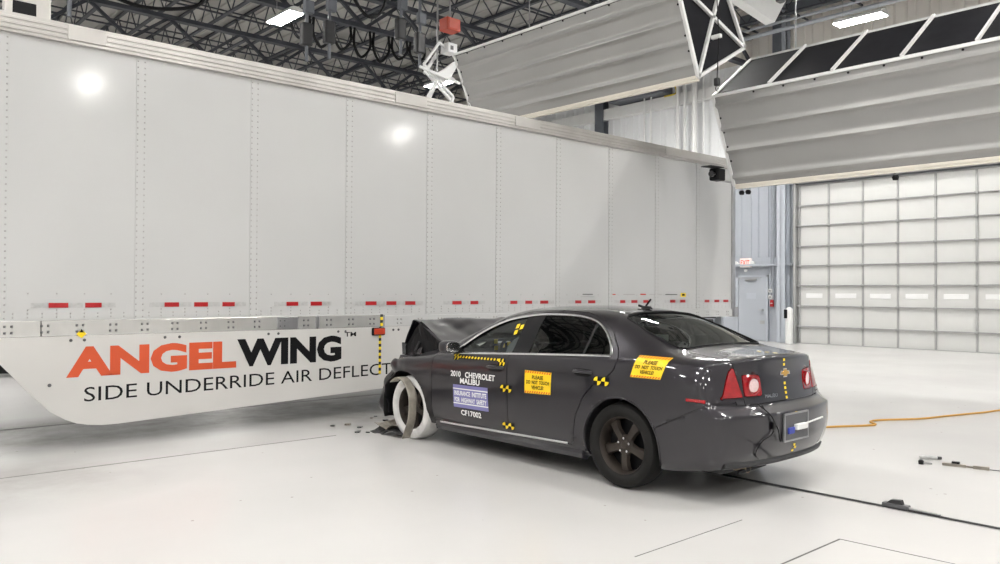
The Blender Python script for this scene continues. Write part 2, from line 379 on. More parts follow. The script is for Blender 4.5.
# personnel door
d2 = struct(MB().box((XW - .03, 13.52, 0), (XW - .01, 14.62, 2.12)).build('door_2', 'wall_lower'), 'grey steel personnel door under the exit sign', 'door')
for nm, m, mt in (('door_leaf', MB().bbox((XW - .075, 13.58, .01), (XW - .03, 14.56, 2.06), .006), 'wall_lower'),
                  ('door_frame', MB().box((XW - .09, 13.50, 0), (XW - .03, 13.57, 2.12)).box((XW - .09, 14.57, 0), (XW - .03, 14.64, 2.12)).box((XW - .09, 13.50, 2.06), (XW - .03, 14.64, 2.12)), 'col_grey'),
                  ('door_closer', MB().bbox((XW - .14, 13.9, 1.94), (XW - .075, 14.3, 2.01), .01).box((XW - .2, 13.7, 2.02), (XW - .18, 14.5, 2.04)), 'steel'),
                  ('notice', MB().box((XW - .08, 13.93, 1.36), (XW - .074, 14.27, 1.55)), 'col_grey'),
                  ('door_handle', MB().bar((XW - .15, 13.66, 1.0), (XW - .15, 13.8, 1.0), .025).bar((XW - .16, 13.66, 1.0), (XW - .07, 13.66, 1.0), .03), 'steel'),
                  ('vent', MB().box((XW - .085, 13.62, .55), (XW - .074, 13.78, .66)), 'door_stile')):
    m.build(nm, mt, d2)

# ================================================================== FIXTURES ON THE WALL
ex = tag(empty('exit_sign', (XW - .05, 14.28, 2.53)), 'lit exit sign with two lamp heads above the personnel door', 'exit sign')
MB().bbox((-.10, -.20, -.15), (-.0, .20, .15), .015).build('housing', 'exit_face', ex)
text_plane('lettering', 'EXIT', 'exit_red', ex, lambda u, v: (-.104, .16 - .32 * u, -.085 + .17 * v), .02)
for s in (-1, 1): MB().lathe([(0, -.05), (.05, -.05), (.075, .05), (.06, .06), (0, .055)], 14, Matrix.Translation((-.12, s * .3, -.02)) @ Matrix.Rotation(R(-90), 4, 'Y')).tube([(-.05, s * .19, -.02), (-.1, s * .3, -.02)], .015).build('lamp_head', 'white', ex, True)
MB().lathe([(0, 0), (.06, 0), (.05, -.07), (0, -.08)], 14, Matrix.Translation((-.06, 0, -.22))).build('sensor', 'white', ex, True)
t = tag(empty('fire_alarm', (XW - .06, 13.36, 1.22)), 'small red alarm box on the grey wall beside the personnel door', 'alarm')
MB().bbox((-.05, -.06, -.11), (0, .06, .11), .01).build('housing', 'red', t); MB().box((-.06, -.035, -.01), (-.05, .035, .01)).build('pull_bar', 'white', t)
for z, lb in ((1.62, 'upper round white button box on the wall by the personnel door'), (1.42, 'lower round white button box on the wall by the personnel door')):
    t = tag(empty('button_box', (XW - .06, 13.6, z)), lb, 'switch'); t.location = (XW - .095, 13.40, z)
    MB().bbox((-.04, -.07, -.06), (0.03, .07, .06), .015).build('housing', 'white', t)
    MB().lathe([(0, .03), (.03, .025), (.035, 0)], 12, Matrix.Translation((-.04, 0, 0)) @ Matrix.Rotation(R(-90), 4, 'Y')).build('button', 'steel', t, True)
t = tag(empty('bollard', (23.0, 12.39, 0)), 'white steel bollard post at the foot of the overhead door track', 'bollard')
MB().lathe([(0, 1.12), (.06, 1.11), (.105, 1.06), (.11, 1.0), (.11, .012), (.11, 0)], 20).build('post', 'white', t, True)
MB().box((-.16, -.16, 0), (.16, .16, .015)).build('base_plate', 'steel', t); MB().bbox((-.135, .0, .78), (-.1, .10, 1.05), .01).build('bracket', 'black', t)

# ================================================================== HIGH-BAY LAMPS
def lamp(x, y, z, label):
    t = tag(empty('high_bay_lamp', (x, y, z)), label, 'lamp', 'high-bay lamps of the hall')
    MB().prism([(-.21, 0), (.21, 0), (.16, .10), (.06, .14), (-.06, .14), (-.16, .10)], -.62, .62, 'y').build('housing', 'white_paint', t)
    MB().box((-.195, -.60, -.012), (.195, .60, -.004)).build('lens', 'lens', t)
    for s in (-1, 1): MB().tube([(0, s * .45, .13), (0, s * .45, ZC - .0 - z)], .008, 5).build('hanger', 'steel', t)
    return t
lamp(9.68, 18.99, 8.5, 'lit high-bay lamp among the dark joists above the white trailer')
lamp(20.5, 9.12, 8.5, 'lit high-bay lamp against the beige wall above the dark louvred light bank')
for x in (-9.5, -3.5, 2.2, 7.9, 14.2, 20.5):
    for y in (-12.0, -5.0, 2.0):
        if not (x == 14.2 and y == -12.0): lamp(x, y, 8.5, 'unseen high-bay lamp added to brighten the floor behind the trailer')
for x in (-9.5, -3.5, 2.2): lamp(x, 9.1, 8.5, 'unseen high-bay lamp added to brighten the floor behind the trailer')
for x, y in ((14, 10.5), (16.5, 10.5), (19, 15.6)): lamp(x, y, 8.5, 'unseen high-bay lamp added to brighten the floor behind the trailer')
for x in (-4, 2.2): lamp(x, 15.5, 8.5, 'unseen high-bay lamp added to brighten the floor behind the trailer')  # added out of view to lift the trailer's shadow on the floor
for x in (-4, 3.2, 16.6): lamp(x, 21.5, 8.5, 'lit high-bay lamp glimpsed behind the white folding frame' if x > 16 else 'unseen high-bay lamp added to brighten the floor behind the trailer')
for x in (-2, 6, 14): lamp(x, 32.5, 8.5, 'unseen high-bay lamp added to brighten the floor behind the trailer')

# ================================================================== SEMI TRAILER (side plane y = YT)
YT, TX0, TX1 = 8.6, -1.0, 13.80
tr = tag(empty('semi_trailer', (6, YT + 1.3, 0)), 'long white box trailer with riveted panels and a white side deflector', 'trailer'); TO = Vector((6, YT + 1.3, 0))
def tp(name, m, mt, parent=None, smooth=False, label=None):        # a trailer part, given in world coordinates
    o = m.build(name, mt, parent or tr, smooth)
    if parent is None: o.location = -TO
    if label: o['label'] = label
    return o
seams = [1.57 + 1.229 * k for k in range(-2, 10)]
edges = [TX0] + [s for s in seams if s > TX0 + .3] + [TX1]
pm = {}
for a, b in zip(edges[:-1], edges[1:]):                            # each side panel: slightly bowed sheet
    nx, nz = 8, 10; vs = []; fs = []; wd = b - a
    for i in range(nx + 1):
        for k in range(nz + 1):
            u, v = i / nx, k / nz
            dy = -.004 * math.sin(math.pi * u) * math.sin(math.pi * v) * (1 + .5 * math.sin(7 * a))
            vs.append((a + .002 + u * (wd - .004), YT + dy, 1.235 + v * 2.715))
    for i in range(nx):
        for k in range(nz): fs.append((i * (nz + 1) + k, (i + 1) * (nz + 1) + k, (i + 1) * (nz + 1) + k + 1, i * (nz + 1) + k + 1))
    m = MB().add(vs, fs); tp('side_panel', m, 'trailer_white', smooth=True)
for s in edges[1:-1]: tp('seam_strip', MB().bbox((s - .05, YT - .008, 1.24), (s + .05, YT - .001, 3.94), .002), 'trailer_white')
def rivets(name, pts, r, m, d=.006, y=YT):
    mb = MB()
    for x, z in pts: mb.add([(x - r, y, z - r), (x + r, y, z - r), (x + r, y, z + r), (x - r, y, z + r), (x - r * .5, y - d, z - r * .5), (x + r * .5, y - d, z - r * .5), (x + r * .5, y - d, z + r * .5), (x - r * .5, y - d, z + r * .5)],
                            [(4, 5, 6, 7), (0, 1, 5, 4), (1, 2, 6, 5), (2, 3, 7, 6), (3, 0, 4, 7)])
    o = tp(name, mb, m); o['kind'] = 'stuff'; return o
rivets('rivets', [(s + d, 1.27 + .062 * k) for s in edges[1:-1] for d in (-.034, .034) for k in range(43)], .0075, 'rivet', .005, YT - .008)
rivets('rivets', [(TX0 + .1 + .1225 * i, z) for i in range(120) for z in (1.275, 1.31)] + [(TX0 + .1 + .245 * i, 1.345) for i in range(60)] + [(TX0 + .1 + .245 * i, 1.50) for i in range(60)], .0065, 'rivet', .004, YT - .002)
# top rail: ribbed extrusion
tp('top_rail', MB().box((TX0, YT - .03, 3.93), (TX1, YT + .05, 4.105)), 'alu')
for z in (3.965, 4.01, 4.06): tp('rail_rib', MB().bbox((TX0, YT - .042, z - .014), (TX1, YT - .03, z + .014), .005), 'alu')
tp('rail_lip', MB().bbox((TX0, YT - .05, 3.915), (TX1, YT + .02, 3.938), .006), 'alu')
for a, b in ((2.1, 2.45), (5.9, 6.4), (8.0, 8.5), (11.6, 13.2)): tp('splice_plate', MB().bbox((a, YT - .05, 3.95), (b, YT - .031, 4.09), .006), 'alu_plate')
tp('roof_bow', MB().box((TX0, YT, 4.09), (TX1, YT + 2.6, 4.115)), 'alu')
# bottom rail
for a, b in ((TX0, 1.9), (1.905, 4.80), (4.825, 5.77)): tp('bottom_rail', MB().bbox((a, YT - .035, 1.092), (b, YT + .02, 1.245), .006), 'alu_bright')
for a, b in ((4.79, 4.84), (4.30, 4.56)): tp('splice_plate', MB().bbox((a, YT - .043, 1.10), (b, YT - .033, 1.24), .004), 'steel')
tp('bottom_rail', MB().bbox((5.77, YT - .02, 1.092), (TX1 + .12, YT + .02, 1.235), .006), 'trailer_white', label='white painted bottom rail')
rivets('bolts', [(-.8 + .245 * 1.24 * i + d, z) for i in range(22) for d in (-.028, .028) for z in (1.135, 1.195) if -.8 + .245 * 1.24 * i < 5.7], .011, 'grey_dark', .008, YT - .036)
rivets('bolts', [(6.0 + .33 * i + d, z) for i in range(24) for d in (-.028, .028) for z in (1.135, 1.185)], .010, 'rivet', .008, YT - .021)
# reflective tape: red and silver blocks
red = [(1.97, 2.14), (2.29, 2.44), (3.05, 3.20), (3.36, 3.51), (3.67, 3.81), (4.43, 4.58), (4.74, 4.89), (5.50, 5.66), (5.81, 5.96), (6.10, 6.26), (6.88, 7.04), (7.20, 7.34),
       (7.95, 8.09), (8.25, 8.39), (8.56, 8.73), (9.33, 9.47), (9.63, 9.80), (10.42, 10.55), (10.71, 10.87), (11.03, 11.17), (11.79, 11.94), (12.09, 12.24), (12.85, 13.0), (13.17, 13.33), (13.47, 13.64)]
for a, b in red: tp('tape_block', MB().box((a, YT - .0075, 1.365), (b, YT - .006, 1.412)), 'red')
prev = None
for a, b in red:
    for s, e in ((a - .15, a - .004), (b + .004, b + .13)):
        if not any(s < q and e > p for p, q in red) and (prev is None or s > prev): tp('silver_block', MB().box((s, YT - .0075, 1.365), (e, YT - .006, 1.412)), 'silver_tape'); prev = e
for a, b, z0, z1, mt in ((12.10, 12.26, 1.465, 1.535, 'yellow'), (9.50, 9.74, 1.50, 1.515, 'grey_dark'), (9.46, 9.78, 1.465, 1.475, 'rivet'), (10.15, 10.3, 1.50, 1.515, 'marker_red'), (10.5, 10.8, 1.50, 1.515, 'rivet'), (11.2, 11.55, 1.50, 1.515, 'rivet'), (11.65, 12.0, 1.50, 1.515, 'grey_dark'), (10.95, 11.1, 1.50, 1.52, 'marker_red')):
    tp('label_plate', MB().box((a, YT - .0075, z0), (b, YT - .006, z1)), mt)
tp('warning_mark', MB().box((12.14, YT - .0085, 1.485), (12.22, YT - .0075, 1.52)), 'ink')
# other sides
tp('end_panel', MB().box((TX1 - .06, YT + .01, 1.1), (TX1, YT + 2.59, 4.1)), 'trailer_white'); tp('end_panel', MB().box((TX0, YT + .01, 1.1), (TX0 + .06, YT + 2.59, 4.1)), 'trailer_white')
tp('far_side_panel', MB().box((TX0, YT + 2.55, 1.1), (TX1, YT + 2.6, 4.1)), 'trailer_white'); tp('deck', MB().box((TX0, YT + .03, 1.15), (TX1, YT + 2.55, 1.25)), 'grey_dark')
for i in range(24): tp('cross_member', MB().box((TX0 + .2 + .61 * i, YT + .03, 1.06), (TX0 + .26 + .61 * i, YT + 2.55, 1.15)), 'grey_dark')
tp('corner_post', MB().bbox((TX1 - .05, YT - .03, 1.10), (TX1 + .05, YT + .04, 4.08), .01), 'steel')
tp('corner_bracket', MB().bbox((TX1 - .02, YT - .05, 1.08), (TX1 + .13, YT + .05, 1.27), .01), 'steel')
tp('guard_post', MB().bbox((TX1 + .0, YT + .25, .55), (TX1 + .09, YT + .40, 1.1), .01), 'col_grey'); tp('guard_post', MB().bbox((TX1, YT + 2.2, .55), (TX1 + .09, YT + 2.35, 1.1), .01), 'col_grey'); tp('guard_bar', MB().bbox((TX1, YT + .05, .50), (TX1 + .1, YT + 2.55, .62), .01), 'col_grey')
tp('mud_flap', MB().box((12.75, YT + .12, .45), (12.78, YT + .75, 1.08)), 'black'); tp('light_box', MB().bbox((12.7, YT + .02, .90), (13.2, YT + .5, 1.05), .02), 'plastic_dark')
RX = Matrix.Rotation(R(90), 4, 'X')
for x in (9.7, 11.0):
    tp('axle', MB().tube([(x, YT + .1, .5), (x, YT + 2.5, .5)], .07), 'grey_dark', smooth=True)
    for y in (YT + .18, YT + .52, YT + 2.1, YT + 2.44):
        tp('tire', MB().lathe([(.28, -.12), (.44, -.135), (.49, -.11), (.5, 0), (.49, .11), (.44, .135), (.28, .12)], 32, Matrix.Translation((x, y, .5)) @ RX), 'rubber', smooth=True)
        tp('hub', MB().lathe([(0, .09), (.1, .09), (.12, .02), (.28, .1), (.29, -.1), (0, -.08)], 24, Matrix.Translation((x, y, .5)) @ RX), 'steel', smooth=True)
tp('bogie_frame', MB().box((9.1, YT + .75, .75), (11.6, YT + .9, 1.06)).box((9.1, YT + 1.7, .75), (11.6, YT + 1.85, 1.06)), 'grey_dark')
for y in (YT + .5, YT + 2.1): tp('landing_leg', MB().bbox((-.4, y - .07, .03), (-.26, y + .07, 1.1), .01).box((-.5, y - .14, 0), (-.16, y + .14, .03)), 'col_dark')
# side deflector
wy = YT - .02
bot = [(1.577, .844), (1.80, .585), (1.994, .373), (2.12, .29), (2.22, .245), (2.32, .222), (2.45, .206), (2.6, .204)]
poly = [(1.36, 1.092)] + bot + [(5.75, .318), (7.4, .378), (8.0, .5), (8.3, 1.092)]
wing = tp('side_deflector', MB().prism(poly, wy - .012, wy + .012, 'y'), 'wing_white', label='white deflector sheet with large lettering hung below the bottom rail')
def wp(name, m, mt, smooth=False): o = m.build(name, mt, wing, smooth); return o
tz = wy - .0135
text_plane('lettering', 'ANGEL', 'orange', wing, lambda u, v: (2.12 + 1.70 * u, tz, .688 + .30 * v), .05)
text_plane('lettering', 'WING', 'ink', wing, lambda u, v: (3.83 + 1.315 * u, tz, .693 + .312 * v), .05)
text_plane('lettering', 'SIDE UNDERRIDE AIR DEFLECTOR', 'ink', wing, lambda u, v: (2.282 + 3.97 * u, tz, .447 + .050 * u + .142 * v), .0)
text_plane('lettering', 'TM', 'ink', wing, lambda u, v: (5.19 + .16 * u, tz, .985 + .055 * v), .02)
for x in (2.16, 2.28, 3.05, 3.2, 4.2, 4.32, 5.10, 5.2, 5.9, 5.98): wp('bolt', MB().lathe([(0, .010), (.012, .009), (.016, 0)], 8, Matrix.Translation((x, tz, 1.05)) @ RX), 'grey_dark')
wp('bolt', MB().lathe([(0, .010), (.014, .009), (.018, 0)], 8, Matrix.Translation((1.98, tz, .63)) @ RX), 'grey_dark')
wp('check_tape', MB().box((5.68, tz - .002, .5), (5.715, tz, 1.09)), 'tape_check'); tp('check_tape', MB().box((5.70, YT - .042, 1.095), (5.735, YT - .0355, 1.25)), 'tape_check')
tp('target_dot', MB().prism([(2.205, 1.11), (2.25, 1.155), (2.295, 1.11), (2.25, 1.07)], YT - .041, YT - .046, 'y'), 'yellow')
tp('target_dot', MB().prism([(2.23, 1.125), (2.25, 1.16), (2.27, 1.125)], YT - .0465, YT - .048, 'y'), 'ink')
mk = tp('marker_lamp', MB().bbox((5.575, YT - .06, .985), (5.765, YT - .02, 1.085), .015), 'black'); MB().bbox((5.59, YT - .075, .998), (5.75, YT - .055, 1.073), .012).build('lens', 'marker_red', mk)
for x in (2.6, 4.0, 5.4, 6.8): tp('strut', MB().bar((x, YT + .02, .35), (x, YT + 1.25, 1.08), .07), 'steel'); tp('strut', MB().bar((x, YT + .01, .3), (x, YT + .01, 1.09), .06), 'steel')

# ================================================================== OVERHEAD LIGHT BANKS
def bank(name, label, A, B, Cc, D, y0, y1, bars, ab_mats, ribs=(.17, .40, .63, .86), full_end=True):
    """prism along y; cross-section A (outer), B (lowest), C, D in (x, z); face A-B is corrugated sheet"""
    o = tag(empty(name, ((A[0] + Cc[0]) / 2, (y0 + y1) / 2, B[1])), label, 'light bank', 'overhead light banks'); O = o.location.copy()
    A, B, Cc, D = (Vector(p) for p in (A, B, Cc, D))
    def P(p, y): return (p[0] - O.x, y - O.y, p[1] - O.z)
    def add(nm, m, mt, sm=False): return m.build(nm, mt, o, sm)
    ctr = (A + B + Cc + D) / 4
    # corrugated face: pressed waves along the length
    ab = B - A; nrm = Vector((-ab.y, ab.x)).normalized()
    if nrm.dot(ctr - A) > 0: nrm = -nrm
    N = 72; prof = []
    for i in range(N + 1):
        s = i / N; h = sum(math.exp(-((s - r_) / .028) ** 2) for r_ in ribs) * .045
        prof.append(A + ab * s + nrm * h)
    m = MB(); vs = [P(p, y0) for p in prof] + [P(p, y1) for p in prof]
    m.add(vs, [(i, i + 1, N + 2 + i, N + 1 + i) for i in range(N)]); add('side_sheet', m, 'bank_grey', True)
    def face(nm, p, q, mt, off=.0):
        m = MB(); d = (q - p).normalized(); n2 = Vector((-d.y, d.x)); n2 = -n2 if n2.dot(ctr - p) < 0 else n2
        p2, q2 = p + n2 * .03, q + n2 * .03
        m.add([P(p, y0 + .01), P(q, y0 + .01), P(q, y1 - .01), P(p, y1 - .01), P(p2, y0 + .01), P(q2, y0 + .01), P(q2, y1 - .01), P(p2, y1 - .01)], [(0, 1, 2, 3), (7, 6, 5, 4), (0, 4, 5, 1), (1, 5, 6, 2), (2, 6, 7, 3), (3, 7, 4, 0)]); return add(nm, m, mt)
    face('upper_screen', A, D, ab_mats[0]); face('underside_screen', B, Cc, ab_mats[1]); face('back_screen', Cc, D, 'bank_black')
    for y in (y0 + .005, y1 - .005):
        m = MB().prism([(p.x - O.x, p.y - O.z) for p in (A, B, Cc, D)], y - O.y - .004, y - O.y + .004, 'y'); add('end_screen', m, 'bank_black')
    # frame tubes
    for p in (A, B, Cc, D): add('long_rail', MB().bar(P(p, y0), P(p, y1), .045), 'cream' if p is B else 'white')
    for y in (y0, y1):
        for p, q in ((A, B), (B, Cc), (Cc, D), (D, A), (A, Cc), (B, D)): add('end_bar', MB().bar(P(p, y - (.02 if y == y0 else -.02)), P(q, y - (.02 if y == y0 else -.02)), .05), 'white')
    for y in bars:
        n3 = (A - ctr).normalized() * .0
        add('cross_bar', MB().bar(P(A + Vector((-.01, .03)), y), P(D + Vector((-.01, .03)), y), .04), 'white'); add('cross_bar', MB().bar(P(B - Vector((0, .03)), y), P(Cc - Vector((0, .03)), y), .06), 'white')
    # ledge under the sheet and screws along its edges
    add('ledge', MB().box(P(B + Vector((-.01, -.055)), y0), P(B + Vector((.06, -.025)), y1)), 'cream')
    for k in range(int((y1 - y0) / .5)):
        p = A + ab * .03 + nrm * .012; add('screw', MB().lathe([(0, .012), (.016, .008), (.018, 0)], 8, Matrix.Translation(P(p, y0 + .25 + k * .5)) @ Vector((nrm.x, 0, nrm.y)).to_track_quat('Z', 'Y').to_matrix().to_4x4()), 'black')
    for k in range(6):
        for y in (y0 + .03, y1 - .03):
            p = A + ab * (.08 + .16 * k) + nrm * .008; add('screw', MB().lathe([(0, .012), (.016, .008), (.018, 0)], 8, Matrix.Translation(P(p, y)) @ Vector((nrm.x, 0, nrm.y)).to_track_quat('Z', 'Y').to_matrix().to_4x4()), 'black')
    for y in (y0 + .8, y1 - .8): add('hanger_cable', MB().tube([P(D, y), (D.x - O.x, y - O.y, 9.98 - O.z)], .012, 6), 'steel')
    return o, P
bl, _ = bank('light_bank', 'pale grey corrugated light bank with cross-braced black end over the trailer', (9.78, 6.12), (10.36, 4.8), (11.64, 5.5), (11.0, 6.44), 7.07, 12.18, (), ('bank_black', 'bank_black'))
brk, _ = bank('light_bank', 'grey corrugated light bank with black barred upper face before the overhead door', (11.41, 4.75), (12.06, 3.35), (13.45, 4.05), (12.57, 5.58), .5, 7.46, (6.48, 5.48, 4.51, 3.58, 2.62, 1.66), ('bank_black', 'bank_black'), (.10, .36, .60, .90))
# small fittings on the banks
t = tag(empty('video_camera', (11.6, 7.52, 3.43)), 'black boxed camera on a bracket at the corner of the lower light bank', 'camera')
MB().bbox((0, -.02, -.02), (.22, .16, .18), .02).build('housing', 'black', t); MB().lathe([(0, .08), (.05, .08), (.06, 0)], 14, Matrix.Translation((.0, .07, .08)) @ Matrix.Rotation(R(-90), 4, 'Y')).build('lens_hood', 'black_gloss', t, True)
MB().bar((-.22, .07, .19), (.16, .07, .2), .2, .012).build('visor', 'black', t); MB().bar((.2, .07, .0), (.46, .0, -.03), .03).build('bracket', 'steel', t)
for y, z, lb in ((7.37, 3.23, 'black knob under the far corner of the lower light bank'), (7.25, 3.23, 'second black knob under the far corner of the lower light bank'), (4.87, 3.23, 'single black knob under the middle of the lower light bank ledge')):
    t = tag(empty('clamp_knob', (12.1, y, z)), lb, 'knob'); MB().lathe([(0, -.045), (.035, -.04), (.05, 0), (.035, .03), (0, .035)], 14).build('grip', 'black', t, True); MB().tube([(0, 0, .03), (0, 0, .062)], .014).build('stem', 'steel', t)
t = tag(empty('chain_hoist', (10.63, 6.9, 4.66)), 'black chain hoist hanging between the two light banks', 'hoist')
MB().tube([(-.38, 0, 5.285), (.05, 0, .78), (.0, 0, .08)], .008).build('chain', 'black', t); MB().bbox((-.035, -.04, .02), (.035, .04, .14), .015).build('body', 'plastic_dark', t)
MB().tube([(.035 * math.sin(a), 0, -.02 - .035 * math.cos(a)) for a in np.linspace(-2.4, 2.0, 12)], .008).build('hook', 'black', t); MB().bbox((.02, -.04, .76), (.08, .125, .82), .01).build('clamp', 'white', t)
# white equipment plate above the gap between the banks
t = tag(empty('equipment_plate', (15.0, 8.6, 7.0)), 'white equipment plate with pulleys hung corner-down above the light banks', 'equipment plate')
e1, e2 = Vector((-1.81, -.256, .0)), Vector((-1.12, -.9, .0))
n_ = Vector((.1, -.15, .05)); c0 = Vector((0, 0, 0)); a1 = Vector((-1.395, 0, .168)) + Vector((-.9, 0, .108)); a2 = Vector((.515, 0, .638)) * 1.9
MB().add([c0, c0 + a1, c0 + a1 + a2, c0 + a2, c0 + n_, c0 + a1 + n_, c0 + a1 + a2 + n_, c0 + a2 + n_], [(0, 1, 2, 3), (7, 6, 5, 4), (0, 4, 5, 1), (1, 5, 6, 2), (2, 6, 7, 3), (3, 7, 4, 0)]).build('plate', 'white', t)
for d in (.35, .5): MB().lathe([(0, .05), (.09, .05), (.11, .02), (.11, -.02), (.09, -.05), (0, -.05)], 16, Matrix.Translation(a2 * d + Vector((-.12, -.2, .1)))).build('pulley', 'grey_dark', t, True)
MB().tube([a1 + a2, (a1 + a2) + Vector((0, 0, 1.6))], .02).build('hanger', 'steel', t); MB().tube([a2, a2 + Vector((0, 0, 1.8))], .02).build('hanger', 'steel', t)
# folding white frame beside the far end of the left bank
t = tag(empty('folding_frame', (10.8, 14.0, 5.1)), 'white folding tube frame with a small box at the end of the left light bank', 'frame')
fo = Vector((10.8, 14, 5.1))
def fb(nm, a, b, w_=.05, dy=0): return MB().bar((a[0] - fo.x, dy, a[1] - fo.z), (b[0] - fo.x, dy, b[1] - fo.z), w_).build(nm, 'white_paint', t)
p = [(10.30, 5.2), (10.85, 6.27), (10.37, 6.42), (10.80, 6.98), (11.25, 6.55), (11.36, 5.95), (10.9, 5.35), (11.1, 6.0), (10.95, 5.5)]
fb('arm', (10.25, 5.3), (10.80, 6.25), .06); fb('arm', (10.4, 5.25), (10.92, 6.2), .05, .2); fb('arm', (10.38, 6.42), (10.80, 6.98)); fb('arm', (10.62, 6.33), (10.98, 6.85), .06, .3); fb('arm', (10.38, 6.42), (11.20, 5.85)); fb('arm', (10.7, 6.35), (11.42, 5.82), .06, .3)
fb('arm', (11.20, 5.85), (11.0, 5.4)); fb('arm', (11.42, 5.82), (11.2, 5.35), .06, .3); fb('arm', (10.80, 6.98), (11.25, 6.75)); fb('arm', (10.2, 6.32), (11.3, 6.15), .05, -.1)
MB().prism([(-.1, 1.18), (.1, 1.30), (.42, 1.55), (.44, 1.40), (.26, 1.1), (.05, .98)], -.05, .05, 'y').build('side_plate', 'white_paint', t)
MB().bbox((.14, -.14, 1.68), (.40, .14, 1.90), .02).build('head_box', 'white_paint', t); MB().bbox((.2, -.15, 1.74), (.28, -.14, 1.83), .004).build('latch', 'grey_dark', t); MB().lathe([(0, .06), (.10, .05), (.12, 0), (.1, -.06), (0, -.06)], 14, Matrix.Translation((.48, -.05, 1.72)) @ RX).build('swivel', 'black', t, True)
MB().tube([(.1, .2, 1.2), (.1, .2, 3.88)], .02).build('hanger', 'steel', t)
# hanging red box, cables and rods in the roof space
t = tag(empty('junction_box', (11.25, 14.2, 7.5)), 'rust red junction box hanging in the roof joists', 'junction box')
MB().bbox((-.19, -.15, -.14), (.19, .15, .14), .02).build('box', 'box_red', t); MB().bbox((-.15, -.165, -.11), (.15, -.15, .11), .006).build('lid', 'box_red', t); MB().tube([(0, 0, .13), (0, 0, 1.46)], .02).build('hanger', 'steel', t)
def cable(name, pts, r, label, mt='black', group=None): return tag(MB().tube(spline(pts, 8), r, 6).build(name, mt, None, True), label, 'cable', group)
rnd = random.Random(3)
for k in range(7):                                                # festoon loops of black cable under the girder
    x = 10.45 + .64 * k; y = 19.6; dz = .55 + .35 * rnd.random()
    cable('festoon_cable', [(x - .25, y, 8.94), (x - .26, y, 8.94 - dz * .6), (x, y + .05, 8.94 - dz), (x + .26, y, 8.94 - dz * .6), (x + .25, y, 8.94)], .04, 'black looped festoon cable hanging under the roof girder', group='festoon cable loops')
cable('power_cable', [(8.5, 14.2, 8.94), (8.55, 14.2, 7.9), (9.0, 14.2, 7.25), (9.4, 14.2, 7.35), (9.6, 14.2, 8.0), (9.62, 14.2, 8.94)], .035, 'thick dark cable drooping between the drop poles')
cable('power_cable', [(4.6, 19.6, 8.94), (5.0, 19.6, 8.5), (6.3, 19.6, 8.15), (7.6, 19.6, 8.45), (7.9, 19.6, 8.94)], .045, 'dark cable drooping beside the lit lamp above the trailer')
for x, y, zb, lb in ((7.7, 14.2, 6.0, 'dark drop pole with fittings left of the festoon cables'), (8.2, 14.2, 6.15, 'thin dark drop pole hanging beside the festoon cables'), (10.42, 14.2, 6.4, 'grey drop pole hanging near the red junction box'), (9.92, 14.2, 6.6, 'second grey drop pole hanging near the red junction box'), (3.5, 14.2, 5.9, 'drop pole with a lamp head above the trailer front panels')):
    t = tag(empty('drop_pole', (x, y, zb)), lb, 'pole'); MB().tube([(0, 0, 0), (0, 0, 8.96 - zb)], .035).build('pole', 'col_dark', t, True)
    MB().bbox((-.12, -.08, .3), (.1, .08, .75), .03).build('gear_box', 'plastic_dark', t); MB().bbox((-.06, -.06, .95), (.14, .06, 1.2), .02).build('bracket', 'col_dark', t)
t = tag(empty('pipe_clamp_box', (1.95, YT + .2, 4.118)), 'small tan fitting on the trailer roof edge', 'fitting')
MB().bbox((-.35, -.05, 0), (.05, .05, .28), .02).build('body', 'alu', t); MB().bbox((-.28, -.055, .02), (-.08, -.045, .16), .01).build('opening', 'black', t)

# ================================================================== THINGS ON THE FLOOR
tag(MB().tube(spline([(7.6, 4.9, .012), (8.4, 4.55, .012), (9.0, 4.39, .012), (9.4, 4.17, .012), (9.62, 4.10, .012), (9.78, 4.23, .012), (10.0, 4.21, .012), (10.5, 3.93, .012), (11.0, 3.80, .012), (11.5, 3.66, .012), (11.7, 3.60, .012), (12.1, 3.53, .012), (13.2, 3.3, .012), (15, 3.2, .012)], 8), .012, 8).build('extension_cord', 'cord', None, True), 'orange extension cord lying across the white floor', 'cord')
t = tag(empty('track_clamp', (6.02, 2.42, .006)), 'dark tow clamp sitting on the black floor track', 'clamp')
MB().bbox((-.03, -.09, 0), (.03, .09, .03), .006).build('base', 'grey_dark', t); MB().prism([(-.05, .03), (.06, .03), (.03, .055), (-.04, .06)], -.02, .02, 'x').build('jaw', 'plastic_dark', t); MB().tube([(0, -.09, .012), (0, -.3, .008)], .008).build('tail', 'steel', t)
